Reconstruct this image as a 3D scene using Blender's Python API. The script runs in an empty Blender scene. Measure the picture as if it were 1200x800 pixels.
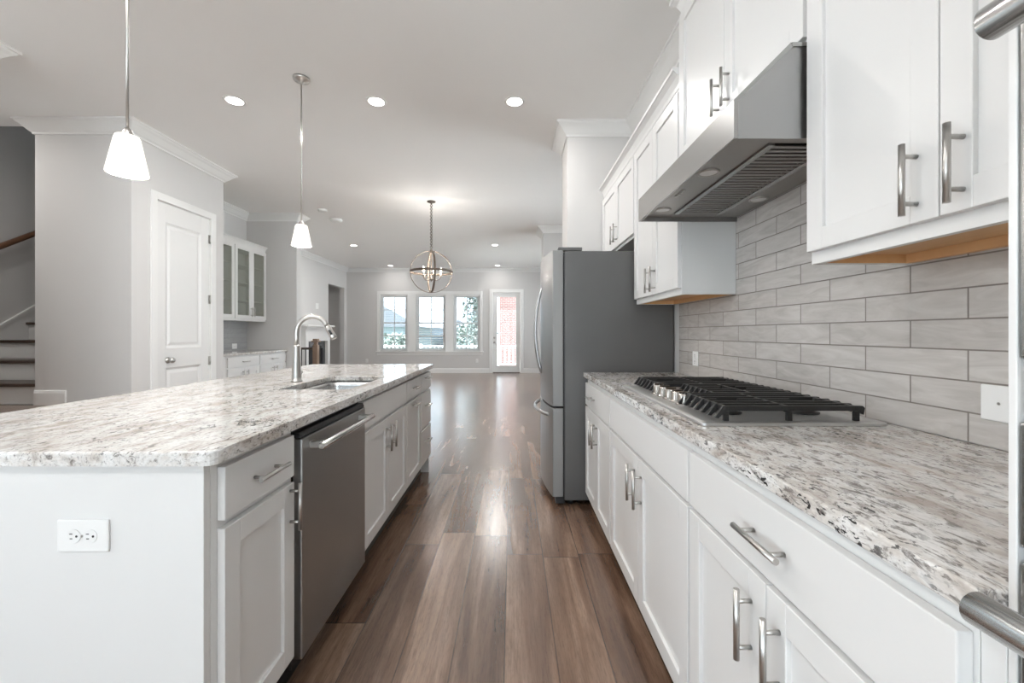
import bpy, bmesh, math, random
from mathutils import Vector, Matrix
random.seed(7)
C = bpy.context.scene.collection
SC = bpy.context.scene
PI = math.pi

# ------------------------------------------------------------------ camera, sky, exposure
H = 1.22                      # eye height
F = 495.0                     # focal length in pixels of a 1200 px wide frame
cam_d = bpy.data.cameras.new('camera')
cam = bpy.data.objects.new('camera', cam_d); C.objects.link(cam)
cam_d.sensor_width = 36.0; cam_d.lens = 36.0 * F / 1200.0
cam_d.shift_y = -10.0 / 1200.0
cam_d.clip_start = 0.02; cam_d.clip_end = 300
cam.location = (0, 0, H); cam.rotation_euler = (PI / 2, 0, 0)
SC.camera = cam

SKY = 3.3                     # sky radiance
LAMP = 11.0                   # watts of one recessed can
world = bpy.data.worlds.new('sky'); SC.world = world
world.use_nodes = True
wn = world.node_tree.nodes; wl = world.node_tree.links
bg = wn['Background']; bg.inputs['Strength'].default_value = SKY
_tc = wn.new('ShaderNodeTexCoord'); _mp = wn.new('ShaderNodeMapping'); _ns = wn.new('ShaderNodeTexNoise'); _cr = wn.new('ShaderNodeValToRGB')
_mp.inputs['Scale'].default_value = (1.5, 1.5, 4); _ns.inputs['Scale'].default_value = 2.0; _ns.inputs['Detail'].default_value = 5
_cr.color_ramp.elements[0].position = .35; _cr.color_ramp.elements[0].color = (.72, .86, 1, 1)
_cr.color_ramp.elements[1].position = .65; _cr.color_ramp.elements[1].color = (.95, .98, 1, 1)
wl.new(_tc.outputs['Generated'], _mp.inputs['Vector']); wl.new(_mp.outputs[0], _ns.inputs['Vector'])
wl.new(_ns.outputs['Fac'], _cr.inputs['Fac']); wl.new(_cr.outputs['Color'], bg.inputs['Color'])
sun_d = bpy.data.lights.new('sun', 'SUN'); sun_d.energy = 26.0; sun_d.angle = math.radians(1.5); sun_d.color = (.96, .98, 1)
sun = bpy.data.objects.new('sun', sun_d); C.objects.link(sun); sun.location = (0, -5, 30); sun.rotation_euler = (math.radians(10), 0, 0)
SC.view_settings.view_transform = 'Standard'
SC.view_settings.look = 'None'
SC.view_settings.gamma = 1.0
SC.view_settings.use_curve_mapping = False
SC.view_settings.exposure = 0.38
SC.cycles.max_bounces = 12
SC.cycles.diffuse_bounces = 6
SC.cycles.sample_clamp_indirect = 6.0
SC.cycles.caustics_reflective = False
SC.cycles.caustics_refractive = False

# ------------------------------------------------------------------ material helpers
MATS = {}
class NT:
    def __init__(s, name):
        s.m = bpy.data.materials.new(name); s.m.use_nodes = True
        s.n = s.m.node_tree.nodes; s.l = s.m.node_tree.links
        s.b = s.n['Principled BSDF']; s.out = s.n['Material Output']; MATS[name] = s.m
    def new(s, t, **kw):
        n = s.n.new(t)
        for k, v in kw.items(): setattr(n, k, v)
        return n
    def put(s, node, key, v):
        if v is None: return
        i = node.inputs[key]
        if hasattr(v, 'links'): s.l.new(v, i)
        elif isinstance(v, (tuple, list)) and len(v) == 3 and i.type == 'RGBA': i.default_value = (*v, 1)
        else: i.default_value = v
    def math(s, op, a, b=None, c=None, clamp=False):
        n = s.new('ShaderNodeMath', operation=op); n.use_clamp = clamp
        for k, v in enumerate((a, b, c)): s.put(n, k, v)
        return n.outputs[0]
    def mix(s, f, a, b, mode='MIX'):
        n = s.new('ShaderNodeMix', data_type='RGBA', blend_type=mode); n.clamp_factor = True
        s.put(n, 0, f); s.put(n, 6, a); s.put(n, 7, b); return n.outputs[2]
    def coord(s, scale=(1, 1, 1), rot=(0, 0, 0), loc=(0, 0, 0), kind='Object'):
        t = s.new('ShaderNodeTexCoord'); m = s.new('ShaderNodeMapping')
        m.inputs['Scale'].default_value = scale; m.inputs['Rotation'].default_value = rot; m.inputs['Location'].default_value = loc
        s.l.new(t.outputs[kind], m.inputs['Vector']); return m.outputs[0]
    def noise(s, vec, scale, detail=4, rough=.55, dist=0):
        n = s.new('ShaderNodeTexNoise'); s.put(n, 'Vector', vec); n.inputs['Scale'].default_value = scale
        n.inputs['Detail'].default_value = detail; n.inputs['Roughness'].default_value = rough; n.inputs['Distortion'].default_value = dist
        return n.outputs['Fac']
    def ramp(s, f, stops, interp='LINEAR'):
        n = s.new('ShaderNodeValToRGB'); n.color_ramp.interpolation = interp
        e = n.color_ramp.elements
        while len(e) < len(stops): e.new(.5)
        for k, (p, c) in enumerate(stops):
            e[k].position = p; e[k].color = (c, c, c, 1) if not isinstance(c, tuple) else (*c, 1)
        s.put(n, 'Fac', f); return n.outputs['Color']
    def bump(s, h, strength=.2, dist=.002):
        n = s.new('ShaderNodeBump'); n.inputs['Strength'].default_value = strength; n.inputs['Distance'].default_value = dist
        s.put(n, 'Height', h); s.l.new(n.outputs[0], s.b.inputs['Normal'])
    def pbr(s, color=None, rough=None, metal=None, spec=None, coat=None):
        s.put(s.b, 'Base Color', color); s.put(s.b, 'Roughness', rough); s.put(s.b, 'Metallic', metal)
        s.put(s.b, 'Specular IOR Level', spec); s.put(s.b, 'Coat Weight', coat)
        return s.m

def paint(name, col, rough, var=.015, spec=.5):
    t = NT(name); f = t.noise(t.coord(), 1.7, 3)
    a = tuple(max(0, c * (1 - var)) for c in col); b = tuple(min(1, c * (1 + var)) for c in col)
    c = t.mix(f, a, b); t.bump(t.noise(t.coord(), 260, 2), .04, .001)
    return t.pbr(c, rough, 0, spec)
WALL = paint('wall_paint', (.645, .635, .625), .75)
CEIL = paint('ceiling_paint', (.90, .895, .885), .85)
TRIM = paint('trim_paint', (.82, .82, .81), .38)
CAB = paint('cabinet_paint', (.73, .727, .718), .32)
DOORP = paint('door_paint', (.80, .80, .79), .36)
PLASTIC = paint('white_plastic', (.82, .82, .81), .3)
VINYL = paint('window_vinyl', (.80, .82, .83), .35)
BLACK = paint('black_paint', (.012, .012, .013), .45)
DARKGAP = paint('dark_void', (.02, .018, .016), .8)
TOEK = paint('toe_kick_paint', (.10, .09, .08), .6)
RISER = paint('riser_paint', (.76, .755, .74), .4)
BRONZE = paint('bronze_metal', (.075, .06, .048), .45)
FENCEP = paint('deck_white', (.80, .80, .79), .5)

def metal(name, col, rough, stretch=(1, 1, 1), scale=90, amp=.08, met=1.0):
    t = NT(name); f = t.noise(t.coord(stretch), scale, 3, .6)
    amp *= .12; r = t.math('MULTIPLY_ADD', f, amp * 2, rough - amp)
    c = t.mix(f, tuple(x * .992 for x in col), tuple(min(1, x * 1.008) for x in col))
    return t.pbr(c, r, met)
STEEL = metal('brushed_steel', (.42, .42, .415), .24, (1, .03, 1), 120)
STEELV = metal('brushed_steel_upright', (.42, .42, .42), .33, (1, 1, .03), 120)
STEELD = metal('dishwasher_steel', (.36, .36, .355), .30, (1, 1, .03), 40, .01)
NICKEL = metal('satin_nickel', (.50, .485, .465), .30, (1, 1, 1), 160, .05)
STEELH = metal('handle_steel', (.66, .66, .65), .22, (1, .05, 1), 90)
DECKP = metal('cooktop_steel', (.66, .66, .655), .42, (1, .05, 1), 90)
CHROME = metal('polished_chrome', (.40, .37, .34), .18, (1, 1, 1), 60, .03)
SINKM = metal('sink_steel', (.62, .62, .62), .25, (1, .05, 1), 100)
HOODIN = metal('hood_inner_steel', (.36, .34, .32), .36, (1, .1, 1), 100)
RUST = metal('aged_iron', (.15, .118, .094), .5, (1, 1, 1), 50, .1, .45)
IRON = paint('cast_iron', (.018, .018, .018), .42)
BURN = metal('burner_cap', (.045, .045, .045), .4, (1, 1, 1), 60, .08, .3)

def _grayside():
    t = NT('fridge_side_paint'); f = t.noise(t.coord(), 3.0, 4)
    c = t.mix(f, (.105, .104, .102), (.135, .133, .13)); t.bump(t.noise(t.coord(), 500, 2), .15, .001)
    return t.pbr(c, .42, .15)
FSIDE = _grayside()
EDGE = paint('appliance_edge_paint', (.27, .27, .268), .4)

def granite(name, d):
    t = NT(name)
    v = t.coord((2.0, .80, 2.0), (0, 0, .12)); v1 = t.coord((1.9, 1.0, 1.9), (0, 0, -.15))
    base = t.ramp(t.noise(v, 9, 6, .65, .6), [(.32 + d, (.42, .37, .33)), (.44 + d, (.63, .595, .56)), (.56, (.745, .735, .72)), (.74, (.79, .785, .775))])
    fine = t.ramp(t.noise(v, 75, 4, .65, .3), [(.34, .55), (.46, .92), (.56, 1.0)])
    c = t.mix(.65, base, fine, 'MULTIPLY')
    streak = t.ramp(t.noise(v, 34, 5, .7, .8), [(.345 + d, 1.0), (.40 + d, .55), (.445 + d, 0.0)])
    c = t.mix(t.math('MULTIPLY', streak, .85), c, (.135, .115, .105))
    clump = t.ramp(t.noise(v1, 3.4, 3, .5), [(.46, 0.0), (.60, 1.0)])
    fl = t.ramp(t.noise(v1, 44, 4, .62, .3), [(.375 + d * .5, 1.0), (.415 + d * .5, 0.0)])
    c = t.mix(t.math('MULTIPLY', fl, t.math('MULTIPLY_ADD', clump, .80, .18)), c, (.014, .014, .016))
    vein = t.math('ABSOLUTE', t.math('SUBTRACT', t.noise(v1, 5.0, 5, .7, .5), .5))
    vmask = t.ramp(t.noise(v1, 2.3, 2, .5), [(.58, 0.0), (.68, 1.0)])
    c = t.mix(t.math('MULTIPLY', t.ramp(vein, [(.004, 1.0), (.020, 0.0)]), vmask), c, (.016, .016, .018))
    rusty = t.ramp(t.noise(v, 5, 4, .6), [(.62, 0.0), (.72, .3)])
    c = t.mix(rusty, c, (.42, .29, .2))
    return t.pbr(c, .09, 0, .55)
GRAN = granite('granite', .0)
GRANR = granite('granite_range', .03)  # darker streak mix, partly carrying the dimmer light on the range top

def plank_floor():
    t = NT('plank_floor')
    tc = t.new('ShaderNodeTexCoord'); sp = t.new('ShaderNodeSeparateXYZ'); t.l.new(tc.outputs['Object'], sp.inputs[0])
    x, y = sp.outputs[0], sp.outputs[1]
    W, L = .196, 1.22
    u = t.math('DIVIDE', t.math('ADD', x, 20.02), W); row = t.math('FLOOR', u); fu = t.math('FRACT', u)
    wn1 = t.new('ShaderNodeTexWhiteNoise', noise_dimensions='1D'); t.put(wn1, 'W', row)
    v = t.math('ADD', t.math('DIVIDE', t.math('ADD', y, 20), L), t.math('MULTIPLY', wn1.outputs['Value'], 7.3))
    col = t.math('FLOOR', v); fv = t.math('FRACT', v)
    cmb = t.new('ShaderNodeCombineXYZ'); t.put(cmb, 0, row); t.put(cmb, 1, col)
    wn2 = t.new('ShaderNodeTexWhiteNoise', noise_dimensions='2D'); t.put(wn2, 'Vector', cmb.outputs[0])
    pid = wn2.outputs['Value']
    gv = t.new('ShaderNodeCombineXYZ')
    t.put(gv, 0, x); t.put(gv, 1, t.math('MULTIPLY', y, .11)); t.put(gv, 2, t.math('MULTIPLY', pid, 37.0))
    broad = t.noise(gv.outputs[0], 8, 3, .55, 1.1)
    gv2 = t.new('ShaderNodeCombineXYZ')
    t.put(gv2, 0, x); t.put(gv2, 1, t.math('MULTIPLY', y, .035)); t.put(gv2, 2, t.math('MULTIPLY', pid, 11.0))
    grain = t.noise(gv2.outputs[0], 60, 4, .6, .4)
    pore = t.noise(gv2.outputs[0], 260, 2, .5)
    fineg = t.noise(gv.outputs[0], 190, 4, .7, .2)
    tone = t.math('ADD', t.math('MULTIPLY', broad, .85), t.math('MULTIPLY', pid, .17))
    c = t.ramp(tone, [(.30, (.095, .052, .033)), (.45, (.165, .097, .064)), (.58, (.245, .155, .106)), (.74, (.37, .25, .18))])
    c = t.mix(.5, c, t.ramp(grain, [(.32, .60), (.6, 1.12)]), 'MULTIPLY')
    c = t.mix(.5, c, t.ramp(fineg, [(.34, .55), (.52, 1.08)]), 'MULTIPLY')
    c = t.mix(.2, c, t.ramp(pore, [(.35, .6), (.55, 1.1)]), 'MULTIPLY')
    e1 = t.math('MULTIPLY', t.math('MINIMUM', fu, t.math('SUBTRACT', 1, fu)), W)
    e2 = t.math('MULTIPLY', t.math('MINIMUM', fv, t.math('SUBTRACT', 1, fv)), L)
    e = t.math('MINIMUM', e1, e2)
    seam = t.math('SUBTRACT', 1, t.math('DIVIDE', e, .0036), clamp=True)
    c = t.mix(t.math('MULTIPLY', seam, .85), c, (.025, .016, .012))
    r = t.math('MULTIPLY_ADD', grain, .07, .21)
    t.bump(t.math('SUBTRACT', t.math('MULTIPLY', grain, .4), seam), .03, .001)
    t.b.inputs['Coat Roughness'].default_value = .26
    return t.pbr(c, r, 0, .7, .6)
FLOOR = plank_floor()

def wood(name, ca, cb, axis, rough=.4):
    t = NT(name); sc = [1, 1, 1]; sc[axis] = .08
    f = t.noise(t.coord(tuple(sc)), 45, 5, .6, .5); c = t.mix(f, ca, cb)
    return t.pbr(c, rough)
TREAD = wood('dark_tread_wood', (.030, .016, .010), (.085, .047, .030), 0, .3)
RAILW = wood('handrail_wood', (.10, .045, .022), (.21, .10, .055), 1, .35)
POSTW = wood('newel_wood', (.20, .13, .09), (.34, .24, .17), 2, .4)
MAPLE = wood('maple_underside', (.62, .36, .17), (.72, .45, .23), 1, .5)

def tile(name, rot, ca, cb, grout, bw=.308, rh=.0785, z0=0, u0=0, gloss=.13):
    t = NT(name)
    tc = t.new('ShaderNodeTexCoord'); sp = t.new('ShaderNodeSeparateXYZ'); t.l.new(tc.outputs['Object'], sp.inputs[0])
    cm = t.new('ShaderNodeCombineXYZ'); t.put(cm, 0, t.math('ADD', sp.outputs[rot], u0)); t.put(cm, 1, t.math('ADD', sp.outputs[2], z0))
    b = t.new('ShaderNodeTexBrick'); t.put(b, 'Vector', cm.outputs[0]); b.offset = .5; b.squash = 1
    for k, v in (('Scale', 1), ('Mortar Size', .0022), ('Mortar Smooth', .15), ('Bias', 0), ('Brick Width', bw), ('Row Height', rh)): b.inputs[k].default_value = v
    b.inputs['Color1'].default_value = (0, 0, 0, 1); b.inputs['Color2'].default_value = (1, 1, 1, 1); b.inputs['Mortar'].default_value = (.5, .5, .5, 1)
    st = t.new('ShaderNodeCombineXYZ')
    t.put(st, 0, t.math('MULTIPLY', sp.outputs[rot], .22)); t.put(st, 1, sp.outputs[2]); t.put(st, 2, t.math('MULTIPLY', b.outputs['Color'], 9.0))
    wave = t.ramp(t.noise(st.outputs[0], 22, 4, .6, 1.6), [(.3, 0.0), (.7, 1.0)])
    c = t.mix(t.math('ADD', t.math('MULTIPLY', wave, .8), t.math('MULTIPLY', b.outputs['Color'], .25)), ca, cb)
    c = t.mix(b.outputs['Fac'], c, grout)
    r = t.math('MULTIPLY_ADD', b.outputs['Fac'], .6, gloss)
    soft = t.noise(st.outputs[0], 12, 2, .5, .4)
    t.bump(t.math('SUBTRACT', t.math('MULTIPLY', soft, .9), b.outputs['Fac']), .6, .003)
    return t.pbr(c, r, 0, .5)
TILE = tile('grey_subway_tile', 1, (.44, .41, .385), (.60, .575, .55), (.22, .195, .175), z0=2.0 - .0375, u0=4.174)
TILEN = tile('niche_subway_tile', 1, (.33, .33, .335), (.42, .42, .42), (.25, .25, .25), z0=2.0, u0=4.1)

def emit(name, col, s):
    t = NT(name); e = t.new('ShaderNodeEmission'); e.inputs['Color'].default_value = (*col, 1); e.inputs['Strength'].default_value = s
    t.l.new(e.outputs[0], t.out.inputs['Surface']); return t.m
LENS = emit('lit_lens', (1, .95, .88), 14)
BULB = emit('lit_bulb', (1, .86, .66), 22)
def shade_glass():
    t = NT('frosted_shade'); t.pbr((.95, .93, .9), .35)
    t.b.inputs['Emission Color'].default_value = (1, .94, .86, 1); t.b.inputs['Emission Strength'].default_value = .38
    t.b.inputs['Transmission Weight'].default_value = .3
    return t.m
SHADE = shade_glass()
def pane_glass(name, tint=(1, 1, 1), refl=1.0):
    t = NT(name); tr = t.new('ShaderNodeBsdfTransparent'); tr.inputs[0].default_value = (*tint, 1)
    gl = t.new('ShaderNodeBsdfGlossy'); gl.inputs['Roughness'].default_value = .02
    fr = t.new('ShaderNodeFresnel'); fr.inputs[0].default_value = 1.45
    mx = t.new('ShaderNodeMixShader'); t.l.new(t.math('MULTIPLY', fr.outputs[0], refl), mx.inputs[0])
    t.l.new(tr.outputs[0], mx.inputs[1]); t.l.new(gl.outputs[0], mx.inputs[2]); t.l.new(mx.outputs[0], t.out.inputs['Surface'])
    return t.m
GLASS = pane_glass('window_glass', (.96, .98, .98))
TGLASS = pane_glass('tinted_window_glass', (.86, .91, .93))
def frosted():
    t = NT('cabinet_glass'); tr = t.new('ShaderNodeBsdfTransparent'); tr.inputs[0].default_value = (.85, .86, .82, 1)
    di = t.new('ShaderNodeBsdfDiffuse'); di.inputs[0].default_value = (.62, .65, .60, 1); gl = t.new('ShaderNodeBsdfGlossy'); gl.inputs['Roughness'].default_value = .12
    a = t.new('ShaderNodeMixShader'); a.inputs[0].default_value = .14; t.l.new(tr.outputs[0], a.inputs[1]); t.l.new(di.outputs[0], a.inputs[2])
    b = t.new('ShaderNodeMixShader'); b.inputs[0].default_value = .10; t.l.new(a.outputs[0], b.inputs[1]); t.l.new(gl.outputs[0], b.inputs[2])
    t.l.new(b.outputs[0], t.out.inputs['Surface']); return t.m
CGLASS = frosted()
BGLASS = pane_glass('bulb_glass', (.98, .97, .95), .6)

def brick_ext():
    t = NT('red_brick'); b = t.new('ShaderNodeTexBrick'); t.put(b, 'Vector', t.coord((1, 1, 1), (PI / 2, 0, 0)))
    for k, v in (('Scale', 1), ('Mortar Size', .012), ('Brick Width', .24), ('Row Height', .08)): b.inputs[k].default_value = v
    b.inputs['Color1'].default_value = (.30, .13, .11, 1); b.inputs['Color2'].default_value = (.24, .10, .085, 1); b.inputs['Mortar'].default_value = (.36, .32, .30, 1)
    return t.pbr(b.outputs['Color'], .9)
BRICK = brick_ext()
def siding():
    t = NT('pale_siding'); w = t.new('ShaderNodeTexWave', wave_type='BANDS', bands_direction='Z', wave_profile='SAW'); t.put(w, 'Vector', t.coord()); w.inputs['Scale'].default_value = 1.6
    return t.pbr(t.mix(w.outputs['Fac'], (.30, .37, .41), (.40, .47, .51)), .8)
SIDING = siding()
ROOFM = paint('shingle_roof', (.20, .21, .23), .9, .2)
LEAFM = paint('leaf_green', (.20, .235, .205), .7, .4)
BARKM = paint('bark', (.20, .19, .17), .9, .3)
GRASS = paint('lawn_grass', (.17, .19, .14), .95, .3)
DECKM = wood('deck_boards', (.46, .44, .41), (.58, .56, .53), 0, .8)
EXTG = paint('outside_window_glass', (.22, .30, .38), .2, .1)
LOGM = paint('firebox_black', (.02, .02, .021), .6)
SURR = paint('slate_surround', (.05, .05, .055), .25)

# ------------------------------------------------------------------ mesh helpers
class MB:
    def __init__(s): s.v = []; s.f = []; s.s = []
    def _add(s, vs, fs, sm):
        o = len(s.v); s.v += [tuple(v) for v in vs]
        for k, f in enumerate(fs):
            s.f.append([i + o for i in f]); s.s.append(sm[k] if isinstance(sm, list) else sm)
        return s
    def box(s, x0, y0, z0, x1, y1, z1):
        x0, x1 = min(x0, x1), max(x0, x1); y0, y1 = min(y0, y1), max(y0, y1); z0, z1 = min(z0, z1), max(z0, z1)
        v = [(x0, y0, z0), (x1, y0, z0), (x1, y1, z0), (x0, y1, z0), (x0, y0, z1), (x1, y0, z1), (x1, y1, z1), (x0, y1, z1)]
        return s._add(v, [(3, 2, 1, 0), (4, 5, 6, 7), (0, 1, 5, 4), (1, 2, 6, 5), (2, 3, 7, 6), (3, 0, 4, 7)], False)
    def loft(s, loops, caps=(True, True), closed=True, smooth=True):
        n = len(loops[0]); v = [p for lp in loops for p in lp]; f = []; sm = []
        m = n if closed else n - 1
        for a in range(len(loops) - 1):
            for i in range(m):
                j = (i + 1) % n
                f.append((a * n + i, a * n + j, (a + 1) * n + j, (a + 1) * n + i)); sm.append(smooth)
        if caps[0]: f.append(tuple(range(n))[::-1]); sm.append(False)
        if caps[1]: f.append(tuple(range((len(loops) - 1) * n, len(loops) * n))); sm.append(False)
        return s._add(v, f, sm)
    def tube(s, pts, r, seg=12, caps=(True, True)):
        pts = [Vector(p) for p in pts]; n = len(pts); loops = []
        rs = r if isinstance(r, (list, tuple)) else [r] * n
        up = None
        for i, p in enumerate(pts):
            a = pts[max(0, i - 1)]; b = pts[min(n - 1, i + 1)]; t = (b - a).normalized()
            if up is None:
                up = t.orthogonal().normalized()
            up = (up - t * up.dot(t)).normalized(); w = t.cross(up)
            loops.append([tuple(p + up * math.cos(2 * PI * k / seg) * rs[i] + w * math.sin(2 * PI * k / seg) * rs[i]) for k in range(seg)])
        return s.loft(loops, caps)
    def cyl(s, a, b, r, seg=16, r2=None): return s.tube([a, b], [r, r if r2 is None else r2], seg)
    def lathe(s, prof, c=(0, 0, 0), seg=24, caps=(True, True), axis='z'):
        loops = []
        for r, h in prof:
            lp = []
            for k in range(seg):
                q = 2 * PI * k / seg; a, b = r * math.cos(q), r * math.sin(q)
                p = (a, b, h) if axis == 'z' else ((h, a, b) if axis == 'x' else (b, h, a))
                lp.append((c[0] + p[0], c[1] + p[1], c[2] + p[2]))
            loops.append(lp)
        return s.loft(loops, caps)
    def prism(s, poly, axis, a, b, smooth=False):
        def P(u, v, w):
            return {'x': (w, u, v), 'y': (u, w, v), 'z': (u, v, w)}[axis]
        return s.loft([[P(u, v, a) for u, v in poly], [P(u, v, b) for u, v in poly]], smooth=smooth)
    def torus(s, c, R, r, nrm='z', seg=40, m=8, flat=None):
        # ring; flat=(radial, axial) gives a flat band section
        loops = []
        for k in range(seg):
            q = 2 * PI * k / seg; lp = []
            for j in range(m):
                w = 2 * PI * j / m
                if flat: dr, dz = flat[0] * math.cos(w + PI / 4) * 1.414, flat[1] * math.sin(w + PI / 4) * 1.414
                else: dr, dz = r * math.cos(w), r * math.sin(w)
                a, b = (R + dr) * math.cos(q), (R + dr) * math.sin(q)
                p = Vector((a, b, dz))
                if isinstance(nrm, Matrix): p = nrm @ p
                elif nrm == 'x': p = Vector((dz, a, b))
                elif nrm == 'y': p = Vector((a, dz, b))
                lp.append((c[0] + p.x, c[1] + p.y, c[2] + p.z))
            loops.append(lp)
        loops.append(loops[0]); return s.loft(loops, (False, False))
    def ball(s, c, r, seg=12, ring=8, sq=1.0):
        prof = [(max(1e-4, r * math.sin(PI * k / ring)), -r * sq * math.cos(PI * k / ring)) for k in range(ring + 1)]
        return s.lathe(prof, c, seg)
    def sweep(s, path, prof, z, side=1, closed=False):
        # path: 2-D points; prof: (distance off the path, height); mitred corners; side=+1 is left of travel
        n = len(path); loops = []
        for i, p in enumerate(path):
            P = Vector(p)
            def nn(a, b): d = (Vector(b) - Vector(a)).normalized(); return Vector((-d.y, d.x)) * side
            ns = []
            if i > 0: ns.append(nn(path[i - 1], p))
            if i < n - 1: ns.append(nn(p, path[i + 1]))
            m = sum(ns, Vector((0, 0))) ; m = m / m.length
            m = m / max(.2, m.dot(ns[0]))
            loops.append([(P.x + m.x * d, P.y + m.y * d, z + h) for d, h in prof])
        return s.loft(loops, smooth=False)
    def build(s, name, mat, parent=None, bevel=0, seg=2, kind=None, loc=None):
        off = Vector((0, 0, 0))
        q = parent
        while q is not None: off += q.location; q = q.parent
        if loc is not None and parent is None: off = Vector(loc)
        me = bpy.data.meshes.new(name)
        me.from_pydata([tuple(Vector(v) - off) for v in s.v], [], s.f)
        me.polygons.foreach_set('use_smooth', s.s)
        bm = bmesh.new(); bm.from_mesh(me)
        bmesh.ops.recalc_face_normals(bm, faces=bm.faces); bm.to_mesh(me); bm.free()
        me.materials.append(mat); me.update()
        o = bpy.data.objects.new(name, me); C.objects.link(o)
        if parent is not None: o.parent = parent
        elif loc is not None: o.location = loc
        if bevel:
            b = o.modifiers.new('edge', 'BEVEL'); b.width = bevel; b.segments = seg; b.limit_method = 'ANGLE'; b.angle_limit = math.radians(40)
        if kind: o['kind'] = kind
        return o

def thing(name, label, cat, loc, group=None):
    o = bpy.data.objects.new(name, None); C.objects.link(o); o.location = loc; o.empty_display_size = .1
    o['label'] = label; o['category'] = cat
    if group: o['group'] = group
    return o
def tag(o, label, cat, group=None):
    o['label'] = label; o['category'] = cat
    if group: o['group'] = group
    return o
def copy_tree(o, parent=None):
    c = o.copy(); C.objects.link(c)
    if parent is not None: c.parent = parent
    for ch in list(o.children): copy_tree(ch, c)
    return c
def struct(mb, name, mat, bevel=0, parent=None):
    o = mb.build(name, mat, parent, bevel)
    if parent is None: o['kind'] = 'structure'
    return o
def rrect(x0, y0, x1, y1, r, z, n=5):
    pts = []
    for cx, cy, a0 in ((x1 - r, y1 - r, 0), (x0 + r, y1 - r, PI / 2), (x0 + r, y0 + r, PI), (x1 - r, y0 + r, 3 * PI / 2)):
        for k in range(n + 1):
            a = a0 + PI / 2 * k / n; pts.append((cx + r * math.cos(a), cy + r * math.sin(a), z))
    return pts
def area(name, parent, loc, rot, size, power, col=(1, .98, .955), shape='DISK', spread=PI):
    l = bpy.data.lights.new(name, 'AREA'); l.shape = shape; l.size = size; l.energy = power; l.color = col; l.spread = spread
    o = bpy.data.objects.new(name, l); C.objects.link(o); o.parent = parent; o.location = loc; o.rotation_euler = rot
    return o
def point(name, parent, loc, rad, power, col=(1, .88, .72)):
    l = bpy.data.lights.new(name, 'POINT'); l.shadow_soft_size = rad; l.energy = power; l.color = col
    o = bpy.data.objects.new(name, l); C.objects.link(o); o.parent = parent; o.location = loc
    return o

# ------------------------------------------------------------------ room shell
ZC = 3.19          # ceiling
YB = 12.9          # far wall
XR = 1.155         # kitchen wall behind the range
XP = -3.56         # pantry wall plane
YF = 3.95          # wall that faces the camera beside the stair
XN = -4.41         # niche wall
YN = 7.02          # niche end wall
XL = -5.05         # far room left wall
XS = -5.56         # stairwell left wall
ST = -4.46         # right side of the stair

struct(MB().box(-6.3, -3.6, -.12, 2.8, YB + .15, 0), 'floor', FLOOR)
m = MB()
m.box(ST, -3.6, ZC, 2.8, YB + .15, ZC + .14)
m.box(-6.3, -3.6, ZC, ST, 4.03, ZC + .14)
m.box(-6.3, 8.1, ZC, ST, YB + .15, ZC + .14)
struct(m, 'ceiling', CEIL)
struct(MB().box(XR, -3.5, 0, XR + .15, 4.0, ZC), 'wall_right', WALL)
struct(MB().box(.525, 4.0, 0, 1.5, 4.42, ZC), 'wall_right_return', WALL)
struct(MB().box(.585, 7.85, 0, 2.6, 8.35, ZC), 'wall_right_far_return', WALL)
m = MB()
m.box(2.6, 4.0, 0, 2.75, 4.6, ZC); m.box(2.6, 7.5, 0, 2.75, 8.6, ZC); m.box(2.6, 12.5, 0, 2.75, YB, ZC)
for a, b in ((4.6, 7.5), (8.6, 12.5)): m.box(2.6, a, 0, 2.75, b, .1); m.box(2.6, a, 2.9, 2.75, b, ZC)
m.box(1.5, 4.0, 0, 2.6, 4.15, ZC)
struct(m, 'wall_right_far', WALL)

def px(x, Y): return (x - 600.0) * Y / F
def pz(y, Y): return H - (y - 390.0) * Y / F
# far wall with three windows and a glazed door
wins = [(px(445.5, YB), px(477.5, YB)), (px(487.5, YB), px(522, YB)), (px(531.5, YB), px(562.5, YB))]
WZ0, WZ1 = pz(411.3, YB), pz(345, YB)
DX0, DX1, DZ = px(577.5, YB), px(609.5, YB), pz(342.8, YB)
m = MB(); xs = XL - .15
for a, b in wins:
    m.box(xs, YB, 0, a, YB + .15, ZC); m.box(a, YB, 0, b, YB + .15, WZ0); m.box(a, YB, WZ1, b, YB + .15, ZC); xs = b
m.box(xs, YB, 0, DX0, YB + .15, ZC); m.box(DX0, YB, DZ, DX1, YB + .15, ZC); m.box(DX1, YB, 0, 2.75, YB + .15, ZC)
struct(m, 'wall_back', WALL)
# far room left wall with a cased opening, niche walls, pantry walls
m = MB()
m.box(XL - .15, YN + .15, 0, XL, 11.62, ZC); m.box(XL - .15, 11.62, pz(335, 12.2), XL, 12.72, ZC); m.box(XL - .15, 12.72, 0, XL, YB, ZC)
struct(m, 'wall_left_far', WALL)
struct(MB().box(-6.2, 11.2, 0, -6.08, YB + .14, ZC).box(-6.2, 11.08, 0, XL - .15, 11.2, ZC).box(-6.2, YB, 0, XL - .15, YB + .15, ZC), 'wall_left_passage', WALL)
struct(MB().box(XN, YN, 0, -3.58, YN + .15, ZC), 'wall_niche_end', WALL)
struct(MB().box(ST, 5.21, 0, XN, YN + .149, ZC), 'wall_niche', WALL)
PD0, PD1, PDZ = 4.225, 4.985, 2.56     # pantry door opening
m = MB()
m.box(ST, YF, 0, XP, YF + .11, ZC)
m.box(XP - .11, YF + .11, 0, XP, PD0, ZC); m.box(XP - .11, PD1, 0, XP, 5.21, ZC); m.box(XP - .11, PD0, PDZ, XP, PD1, ZC)
m.box(XN, 5.10, 0, XP - .11, 5.21, ZC)
struct(m, 'wall_pantry', WALL)
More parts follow.
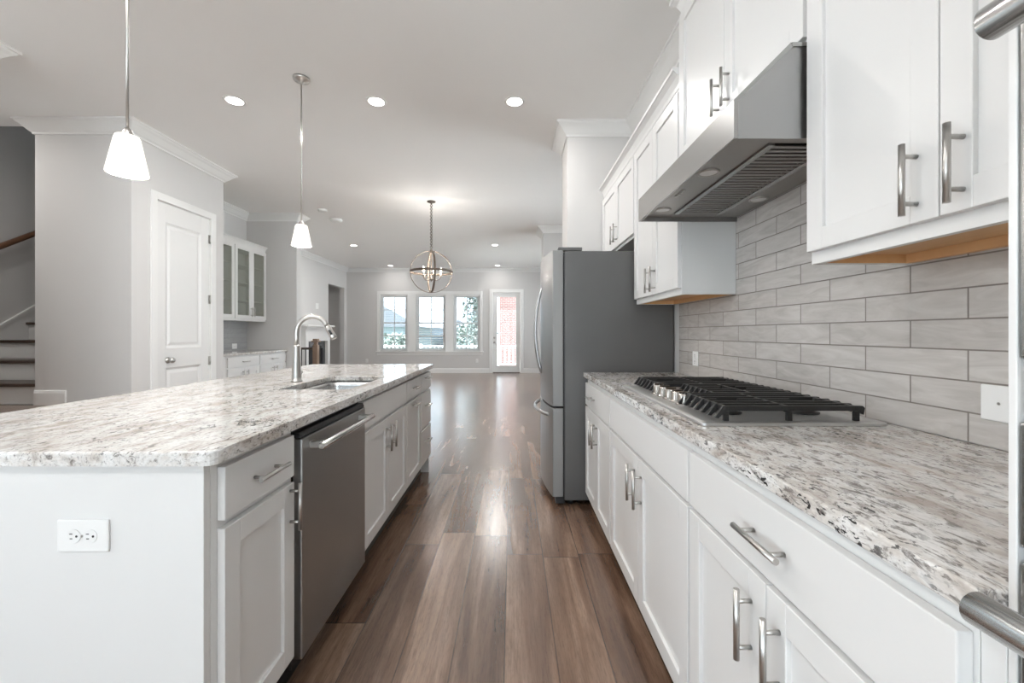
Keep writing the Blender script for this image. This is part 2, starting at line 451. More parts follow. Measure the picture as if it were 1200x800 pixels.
struct(MB().box(ST, YF + .11, 0, XN - .0005, 5.2095, ZC).box(ST, YF + .11, ZC + .14, XN, 8.1, 5.2).box(ST, YN + .1495, 0, XN, 8.1, ZC).box(ST + .05, 4.03, ZC + .14, XN + 1, 4.1, 5.2), 'wall_stair_right', WALL)
struct(MB().box(XS - .15, 2.87, 0, XS, 8.1, 5.2).box(XS - .15, 8.1, ZC + .14, ST, 8.25, 4.4).box(XS - .15, 4.03 - .12, ZC + .14, ST, 4.03, 5.2).box(XS, 8.1, 0, ST - .002, 8.25, ZC), 'wall_stair_left', WALL)
struct(MB().box(XS - .15, 3.9, 5.2, XN + 1, 8.25, 5.3), 'ceiling_stair', CEIL)
# wall on the near left: out of the frame but for its crown, with a wide window added for daylight
m = MB()
m.box(XP - .15, .4, 0, XP, 2.87, ZC); m.box(XP - .15, -3.5, 0, XP, -3.2, ZC); m.box(XP - .15, -3.2, 0, XP, .4, .1); m.box(XP - .15, -3.2, 2.9, XP, .4, ZC)
m.box(XS - .15, 2.75, 0, XP - .15, 2.87, ZC)
struct(m, 'wall_left', WALL)
# wall behind the camera with wide unseen glazing added for daylight
m = MB()
m.box(XP - .15, -3.65, 0, -3.3, -3.5, ZC); m.box(1.0, -3.65, 0, XR + .15, -3.5, ZC); m.box(-3.3, -3.65, 2.9, 1.0, -3.5, ZC)
struct(m, 'wall_front', WALL)

CROWN = [(0, -.115), (.012, -.115), (.016, -.10), (.032, -.088), (.07, -.045), (.088, -.03), (.096, -.018), (.108, -.016), (.108, 0), (0, 0)]
def crown(name, path, side):
    return struct(MB().sweep(path, CROWN, ZC, side), name, TRIM)
crown('trim_1', [(ST, 5.1), (ST, YF), (XP, YF), (XP, 5.21), (XN, 5.21), (XN, YN), (-3.58, YN), (-3.58, YN + .15), (XL, YN + .15), (XL, YB), (2.6, YB), (2.6, 8.35), (.585, 8.35), (.585, 7.85), (2.6, 7.85), (2.6, 4.15)], -1)
crown('trim_2', [(1.5, 4.42), (.525, 4.42), (.525, 4.0), (XR, 4.0), (XR, -3.5)], -1)
crown('trim_3', [(XP, -3.5), (XP, 2.87), (XS, 2.87)], -1)
BASEP = [(0, 0), (.016, 0), (.016, .11), (.01, .135), (0, .14)]
struct(MB().sweep([(XL, 12.72), (XL, YB), (px(573.5, YB) - .005, YB)], BASEP, 0, -1), 'baseboard_back', TRIM)
struct(MB().sweep([(px(613.5, YB) + .005, YB), (2.6, YB)], BASEP, 0, -1), 'baseboard_back_right', TRIM)
struct(MB().sweep([(XL, YN + .15), (XL, 9.9)], BASEP, 0, -1), 'baseboard_left_far', TRIM)
struct(MB().sweep([(ST, YF), (px(78, YF), YF)], BASEP, .546, -1), 'baseboard_landing', TRIM)
struct(MB().sweep([(XP, 5.07), (XP, 5.21), (XP - .2, 5.21)], BASEP, 0, -1), 'baseboard_pantry', TRIM)
struct(MB().sweep([(2.6, 7.85), (.585, 7.85), (.585, 8.35), (2.6, 8.35)], BASEP, 0, 1), 'baseboard_right_far', TRIM)
# ceramic backsplash, its own layer on the wall
struct(MB().box(XR - .008, -.35, .947, XR, 2.9, 2.1), 'wall_right_tile', TILE)
struct(MB().box(XN, 5.215, .947, XN + .008, YN - .002, 1.41), 'wall_niche_tile', TILEN)

# ------------------------------------------------------------------ far windows, blinds, glazed door
wdescr = ['left', 'middle', 'right']
for k, (a, b) in enumerate(wins):
    w = bpy.data.objects.new('window_%d' % (k + 1), None); C.objects.link(w); w.location = ((a + b) / 2, YB, WZ0); w['kind'] = 'structure'
    y0, y1 = YB + .06, YB + .12
    f = MB(); t = .045
    f.box(a, y0, WZ0, a + t, y1, WZ1); f.box(b - t, y0, WZ0, b, y1, WZ1); f.box(a + t, y0, WZ0, b - t, y1, WZ0 + t); f.box(a + t, y0, WZ1 - t, b - t, y1, WZ1)
    f.build('window_frame', VINYL, w, .004)
    zm = (WZ0 + WZ1) / 2
    for (z0, z1, yy, nm) in ((WZ0 + t, zm + .02, y0 - .005, 'lower_sash'), (zm - .02, WZ1 - t, y0 + .02, 'upper_sash')):
        g = MB(); s = .038
        xa, xb = a + t, b - t
        g.box(xa, yy, z0, xa + s, yy + .03, z1); g.box(xb - s, yy, z0, xb, yy + .03, z1); g.box(xa + s, yy, z0, xb - s, yy + .03, z0 + s); g.box(xa + s, yy, z1 - s, xb - s, yy + .03, z1)
        xm = (xa + xb) / 2; zz = (z0 + z1) / 2
        g.box(xm - .013, yy + .008, z0 + s, xm + .013, yy + .022, z1 - s); g.box(xa + s, yy + .008, zz - .013, xm - .013, yy + .022, zz + .013); g.box(xm + .013, yy + .008, zz - .013, xb - s, yy + .022, zz + .013)
        sg = g.build(nm, VINYL, w, .002)
        MB().box(xa + s, yy + .013, z0 + s, xb - s, yy + .017, z1 - s).build('pane', TGLASS, sg)
# one casing set round the three windows with a shared sill
m = MB(); A, B = px(442, YB), px(565.5, YB); y0, y1 = YB - .018, YB
zt = pz(341, YB)
m.box(A, y0, WZ1, B, y1, zt)
edges = [A] + [v for w in wins for v in w] + [B]
for k in range(0, 8, 2): m.box(edges[k], y0, WZ0, edges[k + 1], y1, WZ1)
struct(m, 'trim_4', TRIM, .003)
struct(MB().box(A - .03, YB - .06, WZ0 - .03, B + .03, YB + .05, WZ0).box(A, YB - .016, WZ0 - .12, B, YB, WZ0 - .031), 'trim_5', TRIM, .004)
bl = None
for k, (a, b) in enumerate(wins):
    lab = ['white slatted blind in the window farthest left of the glazed door', 'white slatted blind in the middle of the three far windows', 'white slatted blind in the window next to the glazed door'][k]
    t = thing('window_blind', lab, 'blind', ((a + b) / 2, YB + .03, WZ0 + .002), 'blinds in the far windows')
    MB().box(a + .008, YB + .005, WZ1 - .055, b - .008, YB + .05, WZ1 - .003).build('headrail', PLASTIC, t, .003)
    m = MB(); n = 30; tilt = [.02, .30, .02][k]
    for i in range(n):
        z = WZ0 + .05 + (WZ1 - WZ0 - .13) * i / (n - 1); c, s_ = .022 * math.cos(tilt), .022 * math.sin(tilt)
        yc = YB + .028
        m.prism([(yc - c, z - s_), (yc + c, z + s_), (yc + c, z + s_ + .0025), (yc - c, z - s_ + .0025)], 'x', a + .014, b - .014)
    m.build('slats', PLASTIC, t)
    MB().box(a + .012, YB + .012, WZ0 + .006, b - .012, YB + .045, WZ0 + .028).build('bottom_rail', PLASTIC, t, .003)
    m = MB()
    for q in (.18, .82): m.cyl((a + (b - a) * q, YB + .005, WZ0 + .02), (a + (b - a) * q, YB + .005, WZ1 - .05), .0015, 6)
    m.build('ladder_cord', PLASTIC, t)

m = MB(); y0 = YB - .018; cw = px(577.5, YB) - px(573.5, YB)
m.box(DX0 - cw, y0, 0, DX0, YB, DZ + cw); m.box(DX1, y0, 0, DX1 + cw, YB, DZ + cw); m.box(DX0, y0, DZ, DX1, YB, DZ + cw)
struct(m, 'trim_6', TRIM, .003)
d = bpy.data.objects.new('door_1', None); C.objects.link(d); d.location = ((DX0 + DX1) / 2, YB + .05, 0); d['kind'] = 'structure'
ga, gb, gz0, gz1 = px(582.5, YB), px(604.8, YB), pz(428.5, YB), pz(348, YB)
m = MB(); ya, yb = YB + .03, YB + .075
m.box(DX0 + .004, ya, .02, ga, yb, DZ - .006); m.box(gb, ya, .02, DX1 - .004, yb, DZ - .006); m.box(ga, ya, .02, gb, yb, gz0); m.box(ga, ya, gz1, gb, yb, DZ - .006)
m.build('door_leaf', DOORP, d, .003)
m = MB(); q = .03
m.box(ga - q, ya - .008, gz0 - q, ga, ya + .002, gz1 + q); m.box(gb, ya - .008, gz0 - q, gb + q, ya + .002, gz1 + q); m.box(ga, ya - .008, gz0 - q, gb, ya + .002, gz0); m.box(ga, ya - .008, gz1, gb, ya + .002, gz1 + q)
m.build('glass_frame', DOORP, d, .003)
MB().box(ga, ya + .02, gz0, gb, ya + .025, gz1).build('pane', TGLASS, d)
hx = px(578.5 + .8, YB)
m = MB(); m.lathe([(.03, 0), (.03, -.008), (.012, -.012), (.012, -.035), (.026, -.045), (.03, -.06), (.02, -.075), (.001, -.078)], (hx, ya, pz(401, YB)), 16, axis='y')
m.build('door_knob', NICKEL, d)
m = MB(); m.lathe([(.03, 0), (.03, -.012), (.02, -.018), (.001, -.019)], (hx, ya, pz(395.6, YB)), 16, axis='y'); m.box(hx - .006, ya - .035, pz(395.6, YB) - .014, hx + .006, ya - .018, pz(395.6, YB) + .014)
m.build('deadbolt', NICKEL, d)
MB().box(DX0, YB - .0, .001, DX1, YB + .12, .019).build('threshold', BRONZE, d)
MB().box(DX0 + .004, YB + .012, DZ - .05, DX1 - .004, YB + .03, DZ - .022).build('sweep_strip', TRIM, d)

# unseen windows (near left, behind the camera, far right, stairwell) added to let daylight in
def out_window(name, axis, c, a, b, z0, z1, n):
    w = bpy.data.objects.new(name, None); C.objects.link(w); w.location = (c, a, z0) if axis == 'x' else (a, c, z0); w['kind'] = 'structure'
    m = MB(); g = MB()
    def bx(mm, u0, u1, za, zb, t):
        if axis == 'x': mm.box(c - t, u0, za, c + t, u1, zb)
        else: mm.box(u0, c - t, za, u1, c + t, zb)
    bx(m, a, b, z0, z0 + .05, .03); bx(m, a, b, z1 - .05, z1, .03)
    for k in range(n + 1):
        u = a + (b - a) * k / n; bx(m, max(a, u - .03), min(b, u + .03), z0 + .05, z1 - .05, .03)
    m.build('window_frame', VINYL, w); bx(g, a, b, z0, z1, .003); g.build('pane', GLASS, w)
out_window('window_4', 'x', XP - .075, -3.2, .4, .1, 2.9, 4)
out_window('window_5', 'y', -3.575, -3.3, 1.0, 0, 2.9, 4)
out_window('window_8', 'y', 8.17, XS, ST, 4.4, 5.2, 1)  # added high in the stairwell to brighten the stair
out_window('window_6', 'x', 2.675, 8.6, 12.5, .1, 2.9, 3)
out_window('window_7', 'x', 2.675, 4.6, 7.5, .1, 2.9, 3)

# ------------------------------------------------------------------ pantry door
d = bpy.data.objects.new('door_2', None); C.objects.link(d); d.location = (XP - .03, (PD0 + PD1) / 2, 0); d['kind'] = 'structure'
xa, xb = XP - .045, XP - .008
m = MB(); y0, y1, zt = PD0 + .006, PD1 - .006, PDZ - .006
pa, pb = px(195, 1) , 0
Ya, Yb = XP * F / (195 - 600), XP * F / (236.5 - 600)
panels = [(1.06, 2.36), (.22, .86)]
m.box(xa, y0, .012, xb, Ya, zt); m.box(xa, Yb, .012, xb, y1, zt)
m.box(xa, Ya, .012, xb, Yb, panels[1][0]); m.box(xa, Ya, panels[1][1], xb, Yb, panels[0][0]); m.box(xa, Ya, panels[0][1], xb, Yb, zt)
for z0, z1 in panels:                         # sunk field with a raised centre
    lp = lambda i, x: [(x, Ya + i, z0 + i), (x, Yb - i, z0 + i), (x, Yb - i, z1 - i), (x, Ya + i, z1 - i)]
    m.loft([lp(0, xb), lp(.022, xb - .012), lp(.034, xb - .012), lp(.06, xb - .004)], (False, True), smooth=False)
m.build('door_leaf', DOORP, d, .0015)
ky, kz = 4.375, pz(422, 4.36)
m = MB(); m.lathe([(.032, 0), (.032, .006), (.013, .012), (.013, .03), (.027, .038), (.031, .052), (.024, .066), (.001, .07)], (xb, ky, kz), 20, axis='x')
m.build('door_knob', NICKEL, d)
for z in (pz(281, 5.0), pz(351, 5.0), pz(422, 5.0)):
    m = MB().cyl((xb + .006, y1 + .003, z - .05), (xb + .006, y1 + .003, z + .05), .0075, 10); m.box(xb - .001, y1 - .02, z - .05, xb + .003, y1 + .005, z + .05)
    m.build('hinge', NICKEL, d)
m = MB(); cw = .075; xa, xb = XP, XP + .018
m.box(xa, PD0 - cw, 0, xb, PD0, PDZ + cw); m.box(xa, PD1, 0, xb, PD1 + cw, PDZ + cw); m.box(xa, PD0, PDZ, xb, PD1, PDZ + cw)
m.box(XP - .1, PD0, 0, XP, PD0 + .005, PDZ); m.box(XP - .1, PD1 - .005, 0, XP, PD1, PDZ); m.box(XP - .1, PD0, PDZ - .005, XP, PD1, PDZ)
struct(m, 'trim_7', TRIM, .004)

# ------------------------------------------------------------------ stair
struct(MB().box(XS, 2.87, 0, px(78, YF), YF + .02, .522), 'trim_8', RISER)
struct(MB().box(XS, 2.87, .522, px(78, YF) + .02, YF - .002, .546), 'floor_landing', FLOOR)
t = thing('entry_steps', 'low wooden steps down from the stair landing behind the island', 'steps', (-3.95, 3.4, 0))
for k in range(2):
    x0 = px(78, YF) + .001 + .27 * k; z = .546 - .182 * (k + 1)
    MB().box(x0, 2.95, z - .028, x0 + .27, 3.94, z).build('tread', TREAD, t, .006)
    MB().box(x0, 2.95, .001, x0 + .25, 3.94, z - .028).build('riser', RISER, t)
st = thing('staircase', 'staircase with dark wood treads and white risers going up left', 'staircase', ((XS + ST) / 2, YF + .05, .546))
R_, T_ = .199, .285
for k in range(10):
    yk = YF + .02 + T_ * k; z = .546 + R_ * (k + 1)
    if k == 3: pass
    MB().box(XS + .014, yk + .02, .546 + R_ * k + (0 if k == 0 else .001), ST - .004, yk + .05, z - .03).build('riser', RISER, st)
    MB().box(XS + .014, yk - .012, z - .03, ST - .004, yk + T_ + .02, z).build('tread', TREAD, st, .008)
y0 = YF + .0; y1 = YF + .02 + 10 * T_; sl = R_ / T_
za = .546 + .30; zb = za + sl * (y1 - y0)
m = MB().prism([(y0, .548), (y1, zb - .9), (y1, zb), (y0, za)], 'x', XS + .001, XS + .013); m.prism([(y0, za), (y1, zb), (y1, zb + .03), (y0, za + .03)], 'x', XS + .001, XS + .026)
m.build('skirt_board', TRIM, st)
hr = thing('handrail', 'brown wooden handrail climbing the stair wall', 'handrail', (XS + .07, YF + .5, 1.5))
Yq = XS * F / (0 - 600) ; z_at = pz(290, Yq) - .0
Y2 = XS * F / (40 - 600); z2 = pz(272, Y2)
g = (z2 - z_at) / (Y2 - Yq); g = .66
m = MB(); prof = [(-.022, -.03), (.022, -.03), (.03, -.005), (.026, .02), (.012, .03), (-.012, .03), (-.026, .02), (-.03, -.005)]
lo = []
for yy in (Yq - .75, Yq + 2.2): lo.append([(XS + .07 + a, yy, z_at + .04 + g * (yy - Yq) + b) for a, b in prof])
m.loft(lo, smooth=False); m.build('rail', RAILW, hr)
for yy in (Yq - .3, Yq + .75, Yq + 1.8):
    zz = z_at + .01 + g * (yy - Yq)
    MB().tube([(XS + .001, yy, zz - .05), (XS + .04, yy, zz - .05), (XS + .068, yy, zz - .02), (XS + .07, yy, zz)], .008, 8).build('bracket', BRONZE, hr)

# ------------------------------------------------------------------ cabinet building kit
# side 'R': fronts look to -x (range run); side 'L': fronts look to +x (island and niche)
def BX(m, side, xf, u0, u1, d0, d1, z0, z1):
    if side == 'R': m.box(xf - d0, u0, z0, xf - d1, u1, z1)
    else: m.box(xf + d0, u0, z0, xf + d1, u1, z1)
    return m
def sx(side, xf, d): return xf - d if side == 'R' else xf + d
def pull(parent, side, xf, u, z, vert, L=.15):
    m = MB(); d0, d1, r = .0205, .052, .0062; e = L / 2; q = L * .33
    a, b = sx(side, xf, d0), sx(side, xf, d1)
    if vert:
        m.cyl((b, u, z - e), (b, u, z + e), r, 14)
        for s in (-q, q): m.cyl((a, u, z + s), (b, u, z + s), .0048, 10)
    else:
        m.cyl((b, u - e, z), (b, u + e, z), r, 14)
        for s in (-q, q): m.cyl((a, u + s, z), (b, u + s, z), .0048, 10)
    return m.build('handle', NICKEL, parent)
def shaker(root, side, xf, u0, u1, z0, z1, handle=None, fw=.06, glass=False, name='door', L=.15):
    m = MB(); D = .02
    BX(m, side, xf, u0, u0 + fw, 0, D, z0, z1); BX(m, side, xf, u1 - fw, u1, 0, D, z0, z1)
    BX(m, side, xf, u0 + fw, u1 - fw, 0, D, z0, z0 + fw); BX(m, side, xf, u0 + fw, u1 - fw, 0, D, z1 - fw, z1)
    if not glass: BX(m, side, xf, u0 + fw - .004, u1 - fw + .004, .001, .0095, z0 + fw - .004, z1 - fw + .004)
    o = m.build(name, CAB, root, .0018)
    if glass: BX(MB(), side, xf, u0 + fw - .004, u1 - fw + .004, .006, .010, z0 + fw - .004, z1 - fw + .004).build('pane', CGLASS, o)
    if handle: pull(o, side, xf, handle[1], handle[2], handle[0] == 'v', L)
    return o
def slab(root, side, xf, u0, u1, z0, z1, handle=None, name='drawer'):
    o = BX(MB(), side, xf, u0, u1, 0, .02, z0, z1).build(name, CAB, root, .0025)
    if handle: pull(o, side, xf, handle[0], handle[1], False, .15)
    return o
ZB, ZT = .912, .945     # stone bottom and top
def base_unit(label, side, xf, xw, u0, u1, toe, group=None, name='base_cabinet'):
    r = thing(name, label, 'cabinet', ((xf + xw) / 2, (u0 + u1) / 2, 0), group)
    u0 += .0005; u1 -= .0005
    m = MB(); D = abs(xw - xf)
    BX(m, side, xf, u0, u1, 0, -D + .002, toe - .012, ZB - .001); m.build('body', CAB, r, .001)
    BX(MB(), side, xf, u0, u1, -.07, -D + .002, .001, toe - .013).build('toe_kick', TOEK, r)
    return r

# ------------------------------------------------------------------ range wall run
XF = .53; TOE = .115
G = 'white base cabinets along the range wall'
c = base_unit('white base cabinet with wide drawer right of the cooktop in front', 'R', XF, XR, .478, 1.222, TOE, G)
slab(c, 'R', XF, .484, 1.214, .728, .878, (.84, .805))
shaker(c, 'R', XF, .484, .8475, TOE, .714, ('v', .805, .60)); shaker(c, 'R', XF, .8505, 1.214, TOE, .714, ('v', .90, .60))
c = base_unit('white base cabinet with plain panel front directly below the gas cooktop', 'R', XF, XR, 1.222, 2.20, TOE, G)
slab(c, 'R', XF, 1.230, 2.192, .728, .878, None, 'false_drawer_front')
shaker(c, 'R', XF, 1.230, 1.7095, TOE, .714, ('v', 1.665, .60)); shaker(c, 'R', XF, 1.7125, 2.192, TOE, .714, ('v', 1.757, .60))
c = base_unit('white base cabinet beside the refrigerator at the end of the range counter', 'R', XF, XR, 2.20, 2.955, TOE, G)
slab(c, 'R', XF, 2.208, 2.935, .728, .878, (2.66, .805))
shaker(c, 'R', XF, 2.208, 2.570, TOE, .714, ('v', 2.53, .60)); shaker(c, 'R', XF, 2.573, 2.935, TOE, .714, ('v', 2.615, .60))
tag(BX(MB(), 'R', XF, .4525, .4775, 0, -.02, .10, ZB - .001).build('filler_strip', CAB, None, .001, loc=(XF + .01, .468, .1)), 'narrow white filler strip between front drawer cabinet and oven tower', 'filler strip')
# range worktop
m = MB()
def slab_stone(x0, y0, x1, y1, r, hole=None, hr=.04):
    m = MB()
    if hole is None:
        m.loft([rrect(x0, y0, x1, y1, r, ZB), rrect(x0, y0, x1, y1, r, ZT)], smooth=False)
    else:
        h = lambda z: rrect(*hole, hr, z); o = lambda z: rrect(x0, y0, x1, y1, r, z)
        m.loft([o(ZB), o(ZT), h(ZT), h(ZB), o(ZB)], (False, False), smooth=False)
    return m
o = slab_stone(.50, .4525, XR - .0005, 2.965, .004).build('granite_worktop', GRANR, None, .006, 3, loc=(.83, 1.7, ZB))
tag(o, 'speckled granite worktop along the tiled range wall', 'worktop')

# gas cooktop
CY0, CY1, CX0, CX1 = 1.245, 2.16, .562, 1.112
ck = thing('gas_cooktop', 'stainless gas cooktop with black grates set in range counter', 'cooktop', ((CX0 + CX1) / 2, (CY0 + CY1) / 2, ZT + .0005))
m = MB(); z = ZT + .0005
m.loft([rrect(CX0, CY0, CX1, CY1, .012, z), rrect(CX0, CY0, CX1, CY1, .012, z + .008), rrect(CX0 + .012, CY0 + .012, CX1 - .012, CY1 - .012, .012, z + .012), rrect(CX0 + .022, CY0 + .022, CX1 - .022, CY1 - .022, .012, z + .008)], smooth=False)
m.build('deck_plate', DECKP, ck, .001)
zd = z + .008
GT = zd + .046
secs = [(CY0 + .03, CY0 + .318, CX0 + .05), (CY0 + .322, CY1 - .322, CX0 + .155), (CY1 - .318, CY1 - .03, CX0 + .05)]
bspots = ((CX0 + .16, CY0 + .175, .036), (CX1 - .14, CY0 + .175, .042), (CX0 + .33, (CY0 + CY1) / 2, .056), (CX0 + .16, CY1 - .175, .042), (CX1 - .14, CY1 - .175, .036))
for (a, b, xa) in secs:
    g = MB(); xb = CX1 - .045; bw = .006; hh = .015
    for xx in (xa + .036, xb - .024): g.box(xx - bw, a, GT - hh, xx + bw, b, GT - .001)
    mid = (xa + xb) / 2
    g.box(mid - bw, a, GT - hh, mid + bw, b, GT - .0015)
    n = 7; hits = [q for q in bspots if a < q[1] < b]
    for i in range(n):
        yy = a + bw + (b - a - 2 * bw) * i / (n - 1); e = .0055
        # front tongue slopes down, rear tongue drops in a short step, the middle leaves the burners open
        g.prism([(xa, zd + .010), (xa + .012, zd + .008), (xa + .036, GT - hh), (xa + .036, GT), (xa + .026, GT)], 'y', yy - e, yy + e)
        g.prism([(xb - .024, GT - hh), (xb - .004, GT - hh - .012), (xb, GT - .006), (xb - .006, GT), (xb - .024, GT)], 'y', yy - e, yy + e)
        cuts = [(xa + .036, xb - .024)]
        if 0 < i < n - 1:
            for (hx_, hy_, hr_) in hits:
                gap = math.sqrt(max(0, (hr_ * .95) ** 2 - (yy - hy_) ** 2)) if abs(yy - hy_) < hr_ * .95 else 0
                if gap > .012: cuts = [q for (u0, u1) in cuts for q in ([(u0, hx_ - gap), (hx_ + gap, u1)] if u0 < hx_ < u1 else [(u0, u1)])]
        for u0, u1 in cuts: g.box(u0, yy - e, GT - hh, u1, yy + e, GT)
        if i in (0, n - 1):
            for xx in (xa + .036, mid, xb - .024): g.box(xx - .008, yy - e, zd + .0005, xx + .008, yy + e, GT - hh)
    g.build('grate', IRON, ck, .0012)
def burner(x, y, r):
    m = MB().lathe([(r * 1.25, zd + .0005), (r * 1.25, zd + .004), (r * .95, zd + .006), (r * .9, zd + .016), (r, zd + .017), (r, zd + .023), (r * .85, zd + .026), (.001, zd + .027)], (x, y, 0), 24)
    m.build('burner', BURN, ck)
for x, y, r in bspots: burner(x, y, r)
for i in range(5):
    y = 1.572 + .068 * i; x = CX0 + .078
    m = MB().lathe([(.030, zd + .0005), (.030, zd + .005), (.025, zd + .007), (.023, zd + .036), (.021, zd + .041), (.001, zd + .042)], (x, y, 0), 20)
    m.box(x - .022, y - .005, zd + .035, x + .022, y + .005, zd + .048)
    m.build('knob', CHROME, ck, .001)

# range hood
HY0, HY1 = 1.232, 2.155; HZ = 1.787; HX = .646
hd = thing('range_hood', 'stainless steel range hood mounted above the gas cooktop', 'range hood', ((HX + XR) / 2, (HY0 + HY1) / 2, HZ))
prof = [(HX, HZ), (HX, HZ + .112), (.812, 2.066), (XR - .0085, 2.066), (XR - .0085, HZ)]
t = .004
m = MB()                                    # sheet shell: front lip, slope, top, back and two cheeks, open underneath
inner = [(HX + .012, HZ), (HX + .012, HZ + .105), (.816, 2.058), (XR - .02, 2.058), (XR - .02, HZ)]
shell = MB()
def P(l, y): return [(a, y, b) for a, b in l]
shell.loft([P(prof[:4] + [prof[4]], HY0 + .006), P(prof, HY1 - .006)], (False, False), smooth=False)
bm_shell = MB()
bm_shell.prism([(HX, HZ), (HX, HZ + .112), (HX + .004, HZ + .113), (HX + .004, HZ)], 'y', HY0, HY1)
bm_shell.prism([(HX, HZ + .112), (.812, 2.066), (.815, 2.062), (HX + .004, HZ + .108)], 'y', HY0, HY1)
bm_shell.box(.812, HY0, 2.062, XR - .0085, HY1, 2.066)
bm_shell.build('canopy', STEEL, hd)
for y in (HY0, HY1 - .004):
    m = MB().prism([(HX + .0045, HZ), (HX + .0045, HZ + .108), (.815, 2.0615), (XR - .0085, 2.0615), (XR - .0085, HZ)], 'y', y + .0005, y + .004)
    m.build('side_cheek', STEELV, hd)
m = MB()                                     # raised trim edge that frames the near cheek
e = .012
m.prism([(HX, HZ), (HX, HZ + .112), (HX + e, HZ + .107), (HX + e, HZ)], 'y', HY0 - .003, HY0)
m.prism([(HX, HZ + .112), (.812, 2.066), (.817, 2.052), (HX + e, HZ + .107)], 'y', HY0 - .003, HY0)
m.box(.815, HY0 - .003, 2.054, XR - .01, HY0, 2.066)
m.build('trim_edge', STEEL, hd)
ub = MB(); zu = HZ + .022                    # underside: front light strip, rear strip, end strips
fx, rx = HX + .15, XR - .13
ub.box(HX + .005, HY0 + .005, zu, fx, HY1 - .005, zu + .006); ub.box(rx, HY0 + .005, zu, XR - .012, HY1 - .005, zu + .006)
ub.box(fx, HY0 + .005, zu, rx, HY0 + .08, zu + .006); ub.box(fx, HY1 - .08, zu, rx, HY1 - .005, zu + .006)
ub.box(HX + .005, HY0 + .005, HZ + .001, HX + .018, HY1 - .005, zu)
ub.build('underside_panel', HOODIN, hd, .001)
bf = MB(); fr = MB()
fr.box(fx + .001, HY0 + .081, zu - .008, fx + .022, HY1 - .081, zu + .004); fr.box(rx - .022, HY0 + .081, zu - .008, rx - .001, HY1 - .081, zu + .004)
fr.build('filter_frame', STEEL, hd, .001)
n = 26; ya, yb = HY0 + .085, HY1 - .085
for i in range(n):
    y = ya + (yb - ya) * (i + .5) / n
    bf.prism([(y - .010, zu - .006), (y + .006, zu - .006), (y + .010, zu + .002), (y + .006, zu + .002), (y + .004, zu - .003), (y - .010, zu - .003)], 'x', fx + .023, rx - .023)
bf.build('baffle_filter', HOODIN, hd)
MB().box(fx + .01, HY0 + .07, zu + .014, rx - .01, HY1 - .07, zu + .018).build('filter_back', DARKGAP, hd)
for (x, y, lit) in ((HX + .075, 1.55, 1), (HX + .075, 2.02, 1), (XR - .07, 1.86, 1)):
    m = MB().torus((x, y, zu - .001), .034, .005, 'z', 24, 8); m.build('lamp_ring', NICKEL, hd)
    MB().lathe([(.03, zu - .003), (.03, zu - .0005)], (x, y, 0), 20).build('lamp_lens', PLASTIC, hd)
m = MB()
for i in range(4): m.cyl((HX + .06, 1.74 + .025 * i, zu - .005), (HX + .06, 1.74 + .025 * i, zu), .007, 12)
m.build('control_button', NICKEL, hd)

# upper cabinets
XU = .87
G = 'white upper cabinets on the range wall'
CRN = [(0, 0), (.004, 0), (.008, .02), (.022, .05), (.04, .068), (.048, .072), (.048, .09), (0, .09)]
def upper(label, u0, u1, z0, z1, doors, crown_z, ends=(True, True), hz=None, hl=.15, under=True):
    r = thing('upper_cabinet', label, 'cabinet', ((XU + XR) / 2, (u0 + u1) / 2, z0), G)
    xw = XR - .0095
    u0 += .0005; u1 -= .0005
    m = MB(); b = .03
    m.box(XU, u0, z0 + b, xw, u1, z1)
    if under:
        m.box(XU, u0, z0, XU + .02, u1, z0 + b); m.box(XU + .02, u0, z0, xw, u0 + .016, z0 + b); m.box(XU + .02, u1 - .016, z0, xw, u1, z0 + b)
    else: m.box(XU, u0, z0, xw, u1, z0 + b)
    m.build('body', CAB, r)
    if under:
        m = MB().box(XU + .0205, u0 + .0165, z0 + b - .004, xw - .001, u1 - .0165, z0 + b - .0005)
        m.box(xw - .02, u0 + .0165, z0 + .001, xw - .001, u1 - .0165, z0 + b - .004)
        m.box(XU + .0205, u0 + .0165, z0 + .002, XU + .023, u1 - .0165, z0 + b - .004); m.box(XU + .023, u1 - .0185, z0 + .002, xw - .02, u1 - .0165, z0 + b - .004)
        m.build('wood_underside', MAPLE, r)['label'] = 'bare maple wood underside'
    for (a, b_, za, zb, h) in doors: shaker(r, 'R', XU, a, b_, za, zb, h, L=hl)
    if crown_z is not None:
        pts = [(xw, u1), (XU, u1), (XU, u0), (xw, u0)]
        if not ends[1]: pts = pts[1:]
        if not ends[0]: pts = pts[:-1]
        MB().sweep(pts, CRN, crown_z, -1).build('crown_moulding', CAB, r)
    return r
u = upper('large white upper cabinet in front, right of the hood', .4535, 1.226, 1.418, 2.49, [(.462, .8395, 1.452, 2.46, ('v', .795, 1.54)), (.8425, 1.219, 1.452, 2.46, ('v', .887, 1.54))], 2.49, (False, False))
MB().cyl((XR - .031, .72, 1.433), (XR - .029, .72, 1.433), .006, 12).build('screw_hole', DARKGAP, u)
upper('white upper cabinet directly above the range hood', 1.227, 2.16, 2.069, 2.86, [(1.235, 1.692, 2.085, 2.83, ('v', 1.655, 2.185)), (1.695, 2.152, 2.085, 2.83, ('v', 1.735, 2.185))], 2.85, under=False)
upper('white upper cabinet between the hood and the refrigerator', 2.161, 2.95, 1.418, 2.49, [(2.169, 2.554, 1.452, 2.46, ('v', 2.512, 1.54)), (2.557, 2.942, 1.452, 2.46, ('v', 2.60, 1.54))], 2.49, (False, False))
upper('short white upper cabinet over the refrigerator', 2.951, 3.985, 1.90, 2.49, [(2.96, 3.466, 1.92, 2.46, ('v', 3.42, 2.03)), (3.469, 3.977, 1.92, 2.46, ('v', 3.515, 2.03))], 2.49, (False, False), under=False)

